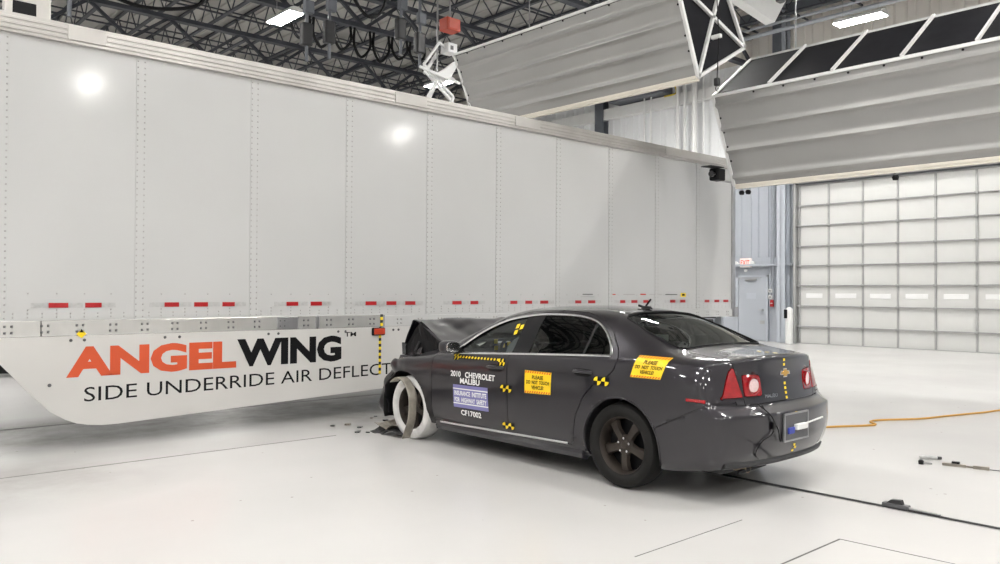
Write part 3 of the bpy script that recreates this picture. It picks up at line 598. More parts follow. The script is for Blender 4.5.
for i, (x, y, lb, fn) in enumerate(((8.02, 2.93, 'clear crumpled tube bit among the debris by the orange cord', 0), (7.76, 2.90, 'small black bolt with a shank beside the clear tube bit', 1), (7.90, 2.66, 'brown metal clip lying among the debris on the floor', 2), (7.93, 2.47, 'small grey connector with a thin wire lying on the floor', 3))):
    t = tag(empty('debris_' + ('tube', 'bolt', 'clip', 'connector')[fn], (x, y, 0)), lb, 'debris')
    if fn == 0: MB().tube([(-.05, .06, .02), (.0, 0, .025), (.04, -.06, .02)], [.016, .02, .014], 8).build('tube', 'silver_tape', t, True); MB().tube([(.04, -.06, .02), (.06, -.09, .02)], .014).build('cap', 'plastic_dark', t)
    if fn == 1: MB().lathe([(0, 0), (.022, 0), (.024, .03), (.015, .038), (0, .04)], 10).build('head', 'black', t, True); MB().tube([(0, 0, .012), (.04, -.08, .012)], .008).build('shank', 'steel', t)
    if fn == 2: MB().bar((-.03, .1, .012), (.02, -.08, .012), .045, .024).build('plate', 'tan_plastic', t); MB().bar((.0, .03, .03), (.01, -.03, .03), .04, .02).build('stud', 'black', t); MB().bar((.02, -.08, .008), (.04, -.16, .008), .02, .012).build('tab', 'dirt', t)
    if fn == 3: MB().bar((-.02, .05, .015), (.01, -.07, .015), .035, .028).build('plug', 'tan_plastic', t); MB().tube(spline([(.01, -.07, .006), (.06, -.3, .005), (.05, -.7, .005)], 5), .004, 6).build('wire', 'grey_dark', t)
t = tag(empty('equipment_case', (2.9, 16.3, 0)), 'black equipment case on the floor behind the trailer', 'case')
MB().bbox((-1.2, 0, .06), (.9, .7, .42), .03).build('body', 'black', t); MB().bbox((-1.22, -.02, .42), (.92, .72, .50), .02).build('lid', 'plastic_dark', t); MB().bbox((.1, -.03, .22), (.4, 0, .34), .01).build('latch', 'steel', t)
for x in (-1.1, .8):
    for y in (.1, .6): MB().lathe([(0, 0), (.05, 0), (.05, .06), (0, .06)], 12, Matrix.Translation((x, y, 0))).build('foot', 'rubber', t)

# ================================================================== THE SEDAN (local: x forward from the tail, y left, z up)
car = tag(empty('sedan', (5.85, 3.06, 0), R(90)), 'dark grey crash-tested sedan with crumpled front and yellow stickers', 'car')
xs = [.18, .36, .60, .85, 1.10, 1.40, 1.75, 2.10, 2.45, 2.80, 3.15, 3.45, 3.75, 4.05, 4.35, 4.62]
wd = [.815, .868, .886, .893, .895, .895, .893, .893, .893, .893, .892, .888, .884, .880, .872, .845]
zside = [.20, .28, .45, .635, .70, .865]
top = {  # station: six (y, z) rows from the belt edge to the centre line
 .18: [(.745, .975), (.68, 1.006), (.585, 1.030), (.43, 1.050), (.23, 1.064), (0, 1.070)],
 .36: [(.805, .992), (.755, 1.024), (.66, 1.047), (.50, 1.062), (.28, 1.073), (0, 1.077)],
 .60: [(.838, 1.006), (.785, 1.042), (.70, 1.066), (.55, 1.076), (.30, 1.083), (0, 1.087)],
 .85: [(.852, 1.010), (.80, 1.052), (.715, 1.110), (.575, 1.165), (.33, 1.185), (0, 1.192)],
 1.10: [(.860, 1.008), (.805, 1.055), (.705, 1.180), (.575, 1.275), (.36, 1.302), (0, 1.310)],
 1.40: [(.865, 1.002), (.81, 1.045), (.70, 1.225), (.58, 1.350), (.38, 1.388), (0, 1.398)],
 1.75: [(.867, .992), (.812, 1.034), (.70, 1.228), (.585, 1.372), (.39, 1.408), (0, 1.420)],
 2.10: [(.867, .981), (.812, 1.022), (.70, 1.222), (.585, 1.376), (.39, 1.412), (0, 1.424)],
 2.45: [(.866, .965), (.81, 1.007), (.705, 1.205), (.592, 1.352), (.39, 1.396), (0, 1.410)],
 2.80: [(.862, .945), (.805, .986), (.72, 1.125), (.625, 1.262), (.41, 1.345), (0, 1.366)],
 3.15: [(.855, .920), (.80, .962), (.745, 1.030), (.675, 1.100), (.44, 1.190), (0, 1.215)],
 3.45: [(.842, .900), (.79, .940), (.75, .962), (.69, .985), (.46, 1.030), (0, 1.050)],
 3.75: [(.830, .880), (.765, .918), (.70, .935), (.60, .950), (.40, .970), (0, .985)],
 4.05: [(.810, .850), (.74, .885), (.67, .900), (.58, .915), (.40, .935), (0, .95)],
 4.35: [(.81, .800), (.74, .835), (.63, .850), (.55, .865), (.38, .880), (0, .89)],
 4.62: [(.78, .72), (.71, .755), (.62, .765), (.48, .772), (.34, .78), (0, .785)]}
M_ = len(xs); vs = []; fs = []; idx = {}; creases = []
def V(key, co):
    if key not in idx: idx[key] = len(vs); vs.append(co)
    return idx[key]
xc = [.115, .055, .022, .025, .105, .138, .150]                     # tail profile, centre line
zr = [.255, .325, .48, .650, .700, .865]
xf = [4.70, 4.78, 4.84, 4.84, 4.83, 4.80, 4.70]
for i, x in enumerate(xs):
    for k in range(6):
        z = zside[k]; y = wd[i] + (-.075, -.018, 0, .0, .0, -.004)[k]; xx = x
        if i == 0: z = zr[k]; xx = xc[k] + .15; y = wd[0] + (-.05, -.005, .012, .012, -.002, -.02)[k]
        if i == 1: z = zr[k] * .6 + zside[k] * .4; y += (-.02, 0, .004, .004, 0, -.004)[k]
        if i == M_ - 1: xx = xf[k] - .18
        V(('s', i, k), (xx, y, z))
    for j, (y, z) in enumerate(top[x]):
        xx = x
        if i == 0: xx = xc[6] + .16 * (y / .75) ** 2.2 - (.018 if j > 1 else 0)
        if i == M_ - 1: xx = xf[6] - .18 * (y / .66) ** 2
        V(('s', i, 6 + j), (xx, y if j < 5 else 0, z))
fr = [1, .86, .70, .50, .27, 0]
for k in range(6):
    for j in range(1, 6):
        yc = vs[idx[('s', 0, k)]][1]; y = yc * fr[j]; V(('r', k, j), (xc[k] + .15 * (fr[j]) ** 2.6, y, zr[k]))
        yc = vs[idx[('s', M_ - 1, k)]][1]; V(('f', k, j), (xf[k] - .18 * fr[j] ** 2.2, yc * fr[j], zside[k]))
for i in range(M_ - 1):
    for r_ in range(11): fs.append((idx[('s', i, r_)], idx[('s', i + 1, r_)], idx[('s', i + 1, r_ + 1)], idx[('s', i, r_ + 1)]))
def rk(c, k, j):
    e = 0 if c == 'r' else M_ - 1
    if j == 0: return idx[('s', e, k)]
    if k == 6: return idx[('s', e, 6 + j)]
    return idx[(c, k, j)]
for c in 'rf':
    for k in range(6):
        for j in range(5): fs.append((rk(c, k, j), rk(c, k, j + 1), rk(c, k + 1, j + 1), rk(c, k + 1, j)))
for j in range(5):
    creases += [((rk('r', 3, j), rk('r', 3, j + 1)), .75), ((rk('r', 4, j), rk('r', 4, j + 1)), .5), ((rk('r', 6, j), rk('r', 6, j + 1)), .8 if j else .5)]
for i in range(0, 11): creases.append(((idx[('s', i, 6)], idx[('s', i + 1, 6)]), .25))
me = bpy.data.meshes.new('cage'); me.from_pydata(vs, [], fs)
bm = bmesh.new(); bm.from_mesh(me); bm.verts.ensure_lookup_table(); cl = bm.edges.layers.float.new('crease_edge')
for (a, b), c_ in creases:
    e = bm.edges.get((bm.verts[a], bm.verts[b]))
    if e: e[cl] = c_
bmesh.ops.recalc_face_normals(bm, faces=bm.faces[:]); bm.to_mesh(me); bm.free()
ob = bpy.data.objects.new('cage', me); C.objects.link(ob)
md = ob.modifiers.new('m', 'MIRROR'); md.use_axis = (False, True, False); md.use_clip = True; md.merge_threshold = .001
sb = ob.modifiers.new('s', 'SUBSURF'); sb.levels = 3; sb.render_levels = 3; sb.boundary_smooth = 'ALL'
bpy.context.view_layer.update(); dg = bpy.context.evaluated_depsgraph_get()
base = bpy.data.meshes.new_from_object(ob.evaluated_get(dg)); bpy.data.objects.remove(ob); bpy.data.meshes.remove(me)
bm = bmesh.new(); bm.from_mesh(base)
bmesh.ops.recalc_face_normals(bm, faces=bm.faces[:])
tst = max(bm.faces, key=lambda f: f.calc_center_median().z)
if tst.normal.z < 0: bmesh.ops.reverse_faces(bm, faces=bm.faces[:])
# crush the front: shorten it, more so higher up, and crumple the metal
for v in bm.verts:
    x, y, z = v.co
    if x > 3.55:
        xm = 4.55 - max(0, z - .32) * .64; t = (x - 3.55) / 1.15
        v.co.x = min(3.55 + (x - 3.55) * ((xm - 3.55) / .95), xm + .02 * math.sin(9 * y + 5 * z))
        a = max(0, min(1, (v.co.x - 3.95) / .35))
        nv = noise.noise_vector(Vector((v.co.x * 7, y * 6, z * 7))); v.co += Vector((nv.x * .06, nv.y * .055, nv.z * .055)) * a
        v.co.y -= a * .04 * (1 if y > 0 else -1)
bvh = BVHTree.FromBMesh(bm)
def surf(x, z, off=.003, side=1):                                  # point on the flank, seen square from the side
    h = bvh.ray_cast(Vector((x, side * 2, z)), Vector((0, -side, 0)))
    if h[0] is None: return Vector((x, side * .85, z))
    n = h[1] if h[1].y * side > 0 else -h[1]; return h[0] + n * off
def surfr(y, z, off=.003):                                         # point on the tail
    h = bvh.ray_cast(Vector((-1, y, z)), Vector((1, 0, 0)))
    if h[0] is None: return Vector((.1, y, z))
    n = h[1] if h[1].x < 0 else -h[1]; return h[0] + n * off
def surft(x, y, off=.003):
    h = bvh.ray_cast(Vector((x, y, 3)), Vector((0, 0, -1))); n = h[1] if h[1].z > 0 else -h[1]; return h[0] + n * off
# ---- implicit cutting
def cut(bm, f):
    bm.verts.index_update(); V_ = list(bm.verts); co = np.array([v.co[:] for v in V_]); val = f(co); val[np.abs(val) < 4e-4] = 0
    d = {v: float(q) for v, q in zip(V_, val)}
    for e in list(bm.edges):
        a, b = e.verts; va, vb = d[a], d[b]
        if va * vb < 0:
            t = va / (va - vb); ne, nv = bmesh.utils.edge_split(e, a, t); d[nv] = 0.
    for fc in list(bm.faces):
        z = [v for v in fc.verts if d[v] == 0]
        if len(z) < 2: continue
        s = [d[v] for v in fc.verts]
        if not (min(s) < 0 < max(s)): continue
        done = False
        for i in range(len(z)):
            for j in range(i + 1, len(z)):
                if bm.edges.get((z[i], z[j])) is None:
                    try: bmesh.utils.face_split(fc, z[i], z[j]); done = True
                    except Exception: pass
                if done: break
            if done: break
def sdf(poly):                                                     # signed distance to a closed polygon, negative inside
    P = np.array([p[:2] for p in poly]); Q = np.roll(P, -1, 0)
    def g(X):
        d = np.full(len(X), 1e9); ins = np.zeros(len(X), bool)
        for p, q in zip(P, Q):
            e = q - p; w_ = X - p; t = np.clip((w_ @ e) / (e @ e), 0, 1); d = np.minimum(d, np.linalg.norm(w_ - t[:, None] * e, axis=1))
            c = ((p[1] > X[:, 1]) != (q[1] > X[:, 1])) & (X[:, 0] < (q[0] - p[0]) * (X[:, 1] - p[1]) / (q[1] - p[1] + 1e-12) + p[0]); ins ^= c
        return np.where(ins, -d, d)
    return g
def rnd_poly(pts, n=8): return [(p.x, p.y) for p in spline([(a, b, 0) for a, b in pts], n, False)]
upper = rnd_poly([(3.20, .930), (2.93, 1.125), (2.62, 1.258), (2.30, 1.318), (1.97, 1.337), (1.68, 1.325), (1.47, 1.282), (1.32, 1.200), (1.215, 1.10), (1.165, 1.027)])
lower = [(1.165 + (3.20 - 1.165) * k / 10, 1.027 - .097 * (k / 10) ** 1.15) for k in range(1, 10)]
DLO = upper + lower
dlo = sdf(DLO)
doorF = [(3.47, .265), (3.47, .80), (3.455, .90), (3.33, .945), (3.0, 1.135), (2.66, 1.295), (2.345, 1.358), (2.345, .9), (2.325, .265)]
doorR = [(2.325, .265), (2.345, .9), (2.345, 1.358), (1.97, 1.375), (1.66, 1.362), (1.44, 1.315), (1.26, 1.21), (1.14, 1.09), (1.09, 1.02), (1.105, .93), (1.16, .87), (1.30, .80), (1.42, .68), (1.50, .52), (1.55, .265)]
dF, dR = sdf(doorF), sdf(doorR)
BIG = 1.0
def S(fn, ymin=.45):                                               # apply a side-view outline only on the flanks
    def g(co): return np.where(np.abs(co[:, 1]) > ymin, fn(co[:, [0, 2]]), BIG)
    return g
f_dlo = S(dlo, .5); f_df = S(dF, .5); f_dr = S(dR, .5)
WR, WF, AR = (1.04, .335), (3.865, .325), .372
f_ar = lambda co: np.where(np.abs(co[:, 1]) > .4, np.hypot(co[:, 0] - WR[0], (co[:, 2] - WR[1])) - AR, BIG)
WA = (3.985, .325)
f_af = lambda co: np.where(np.abs(co[:, 1]) > .4, np.hypot((co[:, 0] - WA[0]) * .90, (co[:, 2] - WF[1])) - AR, BIG)
bl_ = sdf(rnd_poly([(.665, -.50), (.662, -.25), (.662, 0), (.662, .25), (.665, .50)], 6) + [(.69, .575)] + [(1.0, .565), (1.26, .50)] + rnd_poly([(1.31, .44), (1.335, .2), (1.34, 0), (1.335, -.2), (1.31, -.44)], 5) + [(1.26, -.50), (1.0, -.565), (.69, -.575)])
ws_ = sdf(rnd_poly([(3.36, -.66), (3.44, -.3), (3.46, 0), (3.44, .3), (3.36, .66)], 6) + [(3.30, .685)] + [(3.0, .625), (2.80, .57)] + rnd_poly([(2.74, .50), (2.69, .25), (2.68, 0), (2.69, -.25), (2.74, -.50)], 5) + [(2.80, -.57), (3.0, -.625), (3.30, -.685)])
f_bl = lambda co: np.where(co[:, 2] > 1.0, bl_(co[:, :2]), BIG)
f_ws = lambda co: np.where(co[:, 2] > .93, ws_(co[:, :2]), BIG)
def ylid(co): return np.where(co[:, 0] < .30, .517 + .07 * np.clip((co[:, 2] - .74) / .30, 0, 1), .587 + (co[:, 0] - .30) * -.04)
f_lid = lambda co: np.maximum.reduce([np.abs(co[:, 1]) - ylid(co), .712 - co[:, 2], co[:, 0] - .645])
th = lambda co: np.degrees(np.arctan2(.60 - co[:, 0], np.abs(co[:, 1]) - .35))
lampo = sdf([(30, .778), (36, .80), (42, .93), (46.5, .985), (52, 1.002), (60, 1.006), (66, .99), (66, .778)])
def f_lo(co):
    X = np.stack([th(co), co[:, 2]], 1); Xs = X * np.array([.0095, 1.]); return np.where((co[:, 0] < .5) & (np.abs(co[:, 1]) > .42), lampo_s(Xs), BIG)
lampo_s = sdf([(a * .0095, b) for a, b in [(44.5, .768), (46.5, .79), (50.5, .90), (53.5, .962), (57, .984), (62, .985), (66, .975), (69, .768)]])
lampi_s = sdf([(.507, .928), (.50, .938), (.35, .932), (.322, .918), (.314, .79), (.328, .770), (.50, .770), (.507, .778)])
f_li = lambda co: np.where(co[:, 0] < .35, lampi_s(np.stack([np.abs(co[:, 1]), co[:, 2]], 1)), BIG)
bmp = lambda co: np.where(co[:, 0] < .72, co[:, 2] - np.where(co[:, 0] < .26, .735 - .02 * (np.abs(co[:, 1]) < .6), .735 - (co[:, 0] - .26) * .50), BIG)
hood_f = lambda co: np.where((co[:, 2] > .62), np.maximum(3.46 - co[:, 0], np.abs(co[:, 1]) - .735 + np.maximum(0, co[:, 0] - 3.6) * .12), BIG)
for f in (f_ar, f_af, f_dlo, f_df, f_dr, f_bl, f_ws, f_lid, f_lo, f_li, bmp, hood_f): cut(bm, f)
for x_ in (2.34, 2.125, 1.488, 1.462):
    cut(bm, (lambda xx: (lambda co: np.where((f_dlo(co) < .02), co[:, 0] - xx, BIG)))(x_))
bm.faces.ensure_lookup_table(); bm.normal_update()
cen = np.array([f.calc_center_median()[:] for f in bm.faces])
ev = {k: f(cen) for k, f in dict(ar=f_ar, af=f_af, dlo=f_dlo, df=f_df, dr=f_dr, bl=f_bl, ws=f_ws, lid=f_lid, lo=f_lo, li=f_li, bmp=bmp, hood=hood_f).items()}
reg = []
for i, (x, y, z) in enumerate(cen):
    s = 'L' if y > 0 else 'R'; e = lambda k: ev[k][i] < 0
    if e('ar') or e('af'): r_ = None
    elif e('hood'): r_ = None
    elif e('dlo'): r_ = ('pillar' if 2.125 < x < 2.34 else 'divide' if 1.462 < x < 1.488 else 'wF' if x > 2.34 else 'wR' if x > 1.48 else 'wQ') + s
    elif e('bl'): r_ = 'backlight'
    elif e('ws'): r_ = 'windshield'
    elif e('df'): r_ = 'doorF' + s
    elif e('dr'): r_ = 'doorR' + s
    elif e('li'): r_ = 'lampi' + s
    elif e('lid'): r_ = 'lid'
    elif e('lo'): r_ = 'lampo' + s
    elif e('bmp') and x < .72: r_ = 'bumper'
    elif x > 3.46: r_ = 'fender' + s
    else: r_ = 'body'
    reg.append(r_)
regs = {}
for f, r_ in zip(bm.faces, reg): regs.setdefault(r_, []).append(f)
freg = {f: r_ for f, r_ in zip(bm.faces, reg)}
vn = {v: v.normal.copy() for v in bm.verts}
def panel(name, key, mt, gap=.0035, inset=0., flange=.016, parent=None, smooth=True, filt=None):
    F = regs.get(key, []); vmap = {}; V2 = []; F2 = []; pull = {}
    for f in F:
        c = f.calc_center_median()
        for v in f.verts:
            if v not in vmap: vmap[v] = len(V2); V2.append(v.co - vn[v] * inset)
            if any(freg[g] != key for g in v.link_faces): pull.setdefault(v, []).append(c - v.co)
        F2.append([vmap[v] for v in f.verts])
    for v, ds in pull.items():
        d = sum((q.normalized() for q in ds), Vector()); d -= vn[v] * d.dot(vn[v])
        if d.length > 1e-6: V2[vmap[v]] = V2[vmap[v]] + d.normalized() * gap
    nb = len(F2)
    if flange:
        ext = {}
        for f in F:
            for e in f.edges:
                if sum(1 for g in e.link_faces if freg[g] == key) == 1:
                    a, b = e.verts
                    lp = [l for l in f.loops if l.edge == e][0]; a, b = lp.vert, lp.link_loop_next.vert
                    for q in (a, b):
                        if q not in ext: ext[q] = len(V2); V2.append(V2[vmap[q]] - vn[q] * flange)
                    F2.append([vmap[b], vmap[a], ext[a], ext[b]])
    me = bpy.data.meshes.new(name); me.from_pydata([tuple(v) for v in V2], [], F2); me.materials.append(MT[mt])
    o = link(name, me, parent or car)
    sm = [smooth] * len(me.polygons)
    for i in range(nb, len(F2)): sm[i] = False
    me.polygons.foreach_set('use_smooth', sm)
    # keep the outer skin's normals apart from the flange
    b2 = bmesh.new(); b2.from_mesh(me); b2.faces.ensure_lookup_table()
    for e in b2.edges:
        if len(e.link_faces) == 2 and (e.link_faces[0].index >= nb) != (e.link_faces[1].index >= nb): e.smooth = False
    b2.to_mesh(me); b2.free(); return o
P_ = {}
P_['body'] = panel('body_shell', 'body', 'paint'); P_['bumper'] = panel('rear_bumper', 'bumper', 'paint'); P_['lid'] = panel('trunk_lid', 'lid', 'paint')
for s in 'LR':
    P_['doorF' + s] = panel('front_door', 'doorF' + s, 'paint'); P_['doorR' + s] = panel('rear_door', 'doorR' + s, 'paint')
    P_['fender' + s] = panel('front_fender', 'fender' + s, 'paint', smooth=True); P_['fender' + s]['label'] = 'crumpled front fender'
    panel('side_window', 'wF' + s, 'glass', .0, .008, 0, P_['doorF' + s]); panel('side_window', 'wR' + s, 'glass_tint', .0, .008, 0, P_['doorR' + s]); panel('quarter_glass', 'wQ' + s, 'glass_tint', .0, .008, 0, P_['doorR' + s])
    panel('window_pillar', 'pillar' + s, 'black', 0, .004, .02); panel('window_divider', 'divide' + s, 'black', 0, .004, .02)
    P_['lo' + s] = panel('tail_lamp', 'lampo' + s, 'lamp_red', .004, -.004, .03); P_['lo' + s]['label'] = 'red tail lamp on the rear corner'
    P_['li' + s] = panel('inner_tail_lamp', 'lampi' + s, 'lamp_red', .004, -.004, .03); P_['li' + s]['label'] = 'red inner tail lamp with round clear lens'
panel('rear_window', 'backlight', 'glass', .0, .006, 0); panel('windshield', 'windshield', 'glass', .0, .006, 0)
# dark inner liner behind the panel gaps
LV = []; LF = []; lm = {}
for f, r_ in freg.items():
    if r_ is None or r_[0] == 'w' or r_ == 'backlight': continue
    if r_.startswith('fender'): continue
    for v in f.verts:
        if v not in lm: lm[v] = len(LV); LV.append(v.co - vn[v] * .022)
    LF.append([lm[v] for v in f.verts])
me = bpy.data.meshes.new('inner_liner'); me.from_pydata([tuple(v) for v in LV], [], LF); me.materials.append(MT['interior']); link('inner_liner', me, car)
bm.free()
def cp(name, m, mt, parent=None, smooth=False, label=None):
    o = m.build(name, mt, parent or car, smooth)
    if label: o['label'] = label
    return o
# wheel-arch lips and tunnels
for s in (1, -1):
    for (cx, cz), a0, a1 in ((WR, -12, 190),):
        pts = []
        for k in range(37):
            a = R(a0 + (a1 - a0) * k / 36); x, z = cx + (AR + .006) * math.cos(a), cz + (AR + .006) * math.sin(a)
            if z < .21: continue
            h = bvh.ray_cast(Vector((x, s * 2, z)), Vector((0, -s, 0)))
            if h[0] is not None and abs(h[0].y) > .7: pts.append(h[0] + Vector((0, -s * .002, 0)))
        if len(pts) > 3: cp('arch_lip', MB().tube(pts, .009, 6), 'paint', smooth=True)
    for (cx, cz) in (WR, WF):
        m = MB(); N = 24; v_ = []; f_ = []
        for k in range(N + 1):
            a = R(-15 + 210 * k / N)
            for y in (.868, .5): v_.append((cx + (AR + .012) * math.cos(a), s * y, cz + (AR + .012) * math.sin(a)))
        f_ = [(2 * k, 2 * k + 1, 2 * k + 3, 2 * k + 2) for k in range(N)] + [tuple(range(1, 2 * N + 2, 2))]
        if not (s == 1 and cx == WF[0]): cp('arch_liner', m.add(v_, f_), 'interior')
        else: cp('arch_liner', m.add(v_, f_[-1:]), 'interior')
# chrome window surround, rocker strip, belt strip
ring = [surf(x, z, .006) for x, z in DLO]
for s in (1, -1):
    rg = [Vector((p.x, p.y * s, p.z)) for p in ring]
    cp('window_trim', MB().tube(rg, .011, 8, True), 'chrome', smooth=True)
    st_ = [surf(3.36 - k * (3.36 - 1.60) / 24, .243 + .036 * k / 24, .004) for k in range(25)]
    cp('rocker_trim', MB().tube([Vector((p.x, p.y * s, p.z)) for p in st_], .013, 8), 'chrome', smooth=True)
    cp('rocker_panel', MB().tube([Vector((3.44, s * .80, .20)), Vector((1.46, s * .80, .205))], .055, 8), 'paint', smooth=True)
# rear window surround
edge = [(.69, .54), (.668, .25), (.662, 0), (.668, -.25), (.69, -.54)]
cp('window_seal', MB().tube([surft(x, y, .002) for x, y in [(1.262, .505), (1.0, .57), (.70, .58), (.664, .53), (.662, .25), (.66, 0), (.662, -.25), (.664, -.53), (.70, -.58), (1.0, -.57), (1.262, -.505), (1.312, -.44), (1.338, -.2), (1.342, 0), (1.338, .2), (1.312, .44)]], .010, 6, True), 'black', smooth=True)
# door handles
for s, a, b, z in ((1, 2.40, 2.60, .845), (1, 1.33, 1.52, .885)):
    pr = P_['doorFL'] if a > 2 else P_['doorRL']
    h = cp('door_handle', MB().tube(spline([surf(a, z, .0), surf(a + .03, z + .002, .03), surf((a + b) / 2, z + .004, .036), surf(b - .03, z + .002, .03), surf(b, z, .0)], 5), .015, 8), 'paint', pr, True)
    pts = [(a + .05 + .05 * math.cos(q) + (b - a - .1) * (math.cos(q) > 0), z - .004 + .032 * math.sin(q)) for q in np.linspace(0, 2 * math.pi, 20, endpoint=False)]
    m = MB(); m.add([surf(x, zz, .002) for x, zz in pts], [tuple(range(20))]); cp('handle_cup', m, 'black', pr)
# mirror
def superell(c, r, e=.7, nu=20, nv=12):
    m = MB(); v_ = []; sp = lambda t: math.copysign(abs(t) ** e, t)
    for i in range(nv + 1):
        p_ = -math.pi / 2 + math.pi * i / nv
        for k in range(nu):
            a = 2 * math.pi * k / nu; v_.append((c[0] + r[0] * sp(math.sin(p_)), c[1] + r[1] * sp(math.cos(p_)) * sp(math.cos(a)), c[2] + r[2] * sp(math.cos(p_)) * sp(math.sin(a))))
    return m.add(v_, [(i * nu + k, i * nu + (k + 1) % nu, (i + 1) * nu + (k + 1) % nu, (i + 1) * nu + k) for i in range(nv) for k in range(nu)])
mr = cp('door_mirror', superell((3.06, .995, 1.008), (.07, .092, .062), .62), 'paint', smooth=True)
MB().prism([(.995 + .076 * math.copysign(abs(math.cos(a)) ** .6, math.cos(a)), 1.008 + .048 * math.copysign(abs(math.sin(a)) ** .6, math.sin(a))) for a in np.linspace(0, 2 * math.pi, 28, endpoint=False)], 2.982, 2.994, 'x').build('mirror_glass', 'chrome', mr)
MB().bar((3.12, .80, .95), (3.08, .95, .98), .06).build('mirror_arm', 'black', mr)
# ---- wheels
ZY = Matrix.Rotation(R(-90), 4, 'X')                                # local z -> car y (outwards on the left)
def make_wheel(x, y, z, tire_mat, lab=None, flip=False):
    M = Matrix.Translation((x, y, z)) @ (Matrix.Rotation(R(90), 4, 'X') if flip else ZY)
    m = MB()
    m.lathe([(.222, -.10), (.222, .055), (.236, .075), (.236, .083), (.226, .082), (.214, .058), (.208, .03), (.20, -.09)], 40, M)
    m.lathe([(0, .052), (.028, .052), (.034, .047), (.075, .045), (.085, .03)], 30, M)
    for k in range(5):
        a = 2 * math.pi * k / 5 + math.pi / 2; ca, sa = math.cos(a), math.sin(a)
        def Q(r_, t, h): return M @ Vector((r_ * ca - t * sa, r_ * sa + t * ca, h))
        rows = [(.05, .040, .045), (.12, .036, .05), (.17, .044, .046), (.216, .058, .03)]
        v_ = []; f_ = []
        for r_, hw, h in rows: v_ += [Q(r_, -hw, h - .03), Q(r_, -hw * .7, h), Q(r_, hw * .7, h), Q(r_, hw, h - .03)]
        for i in range(3): f_ += [(i * 4 + j, i * 4 + j + 1, i * 4 + 5 + j, i * 4 + 4 + j) for j in range(3)]
        m.add(v_, f_)
    wl = m.build('wheel', 'wheel', car, True)
    if lab: wl['label'] = lab
    MB().lathe([(0, -.03), (.215, -.03)], 30, M).build('brake_disc', 'black', wl)
    MB().lathe([(.205, -.095), (.225, -.108), (.27, -.112), (.312, -.10), (.330, -.075), (.333, -.03), (.333, .03), (.330, .075), (.318, .098), (.29, .110), (.26, .112), (.238, .10), (.226, .08)], 56, M).build('tire', tire_mat, wl, True)
    for k in range(5):
        a = 2 * math.pi * (k + .5) / 5 + math.pi / 2; MB().lathe([(0, .062), (.010, .060), (.012, .04)], 6, M @ Matrix.Translation((.055 * math.cos(a), .055 * math.sin(a), 0))).build('lug_nut', 'chrome', wl)
    return wl
make_wheel(WR[0], .775, .335, 'rubber'); make_wheel(WR[0], -.775, .335, 'rubber', flip=True); make_wheel(WF[0], -.775, .335, 'rubber', flip=True)
fw = make_wheel(WF[0] - .0, .765, .328, 'white_rubber', 'front wheel with white painted tyre')
# ---- tail details
for s in (1, -1):
    pl = P_['li' + ('L' if s > 0 else 'R')]; c = surfr(.405 * s, .850, .004); n = (surfr(.405 * s + .02, .85, .0) - surfr(.405 * s - .02, .85, .0)).cross(Vector((0, 0, 1))).normalized()
    if n.x > 0: n = -n
    Mq = Matrix.Translation(c) @ n.to_track_quat('Z', 'Y').to_matrix().to_4x4()
    MB().lathe([(.062, .0), (.066, .010), (.058, .012), (.052, .006)], 28, Mq).build('lens_ring', 'lamp_red', pl, True)
    MB().lathe([(0, .014), (.03, .012), (.052, .006), (.054, 0)], 28, Mq).build('clear_lens', 'lamp_clear', pl, True)
sm = cp('side_marker', MB().add([surf(x, z, .005) for x, z in ((.43, .747), (.43, .769), (.36, .767), (.295, .761), (.295, .739), (.36, .745))], [(0, 1, 2, 5), (5, 2, 3, 4)]), 'lamp_red'); cp('marker_bezel', MB().tube([surf(x, z, .004) for x, z in ((.434, .743), (.434, .772), (.36, .770), (.291, .764), (.291, .735), (.36, .742))], .003, 6, True), 'paint')
def bow(o, k=1): return [(o[0] + a * k, o[1] + b * k) for a, b in ((-.065, -.012), (-.028, -.012), (-.024, -.030), (.024, -.030), (.020, -.012), (.065, -.012), (.055, .014), (.026, .014), (.022, .030), (-.022, .030), (-.026, .014), (-.055, .014))]
def tail_prism(name, poly, off, th_, mt, parent):
    n = len(poly); a = [surfr(y, z, off) for y, z in poly]; b = [surfr(y, z, off + th_) for y, z in poly]
    return MB().add(a + b, [tuple(range(n))[::-1], tuple(range(n, 2 * n))] + [(i, (i + 1) % n, (i + 1) % n + n, i + n) for i in range(n)]).build(name, mt, parent)
em = tail_prism('emblem', bow((0, .925), 1.15), .001, .012, 'chrome', P_['lid']); tail_prism('emblem_inlay', bow((0, .925), .88), .012, .004, 'gold', P_['lid'])
text_plane('model_lettering', 'MALIBU', 'chrome', P_['lid'], lambda u, v: surfr(.29 - .16 * u, .752 + .026 * v, .005), .0)
# dashed centre line
for k in range(9): z = 1.035 - k * .036; (MB().add([surfr(y, zz, .004) for y, zz in ((.014, z), (-.014, z), (-.014, z - .02), (.014, z - .02))], [(0, 1, 2, 3)]).build('dash_mark', 'yellow', P_['lid']) if abs(z - .925) > .05 else None)
for k, (y, z) in enumerate(((.012, .640), (-.02, .625), (.008, .395), (-.015, .372), (.01, .35))): MB().add([surfr(yy, zz, .004) for yy, zz in ((y + .016, z), (y - .016, z - .004), (y - .016, z - .022), (y + .016, z - .018))], [(0, 1, 2, 3)]).build('dash_mark', 'yellow', P_['bumper'])
for k in range(3): a = surft(.20 + .06 * k, 0, .004); MB().add([surft(.19 + .07 * k + dx, dy, .004) for dx, dy in ((0, .014), (.035, .014), (.035, -.014), (0, -.014))], [(0, 1, 2, 3)]).build('dash_mark', 'yellow', P_['lid'])
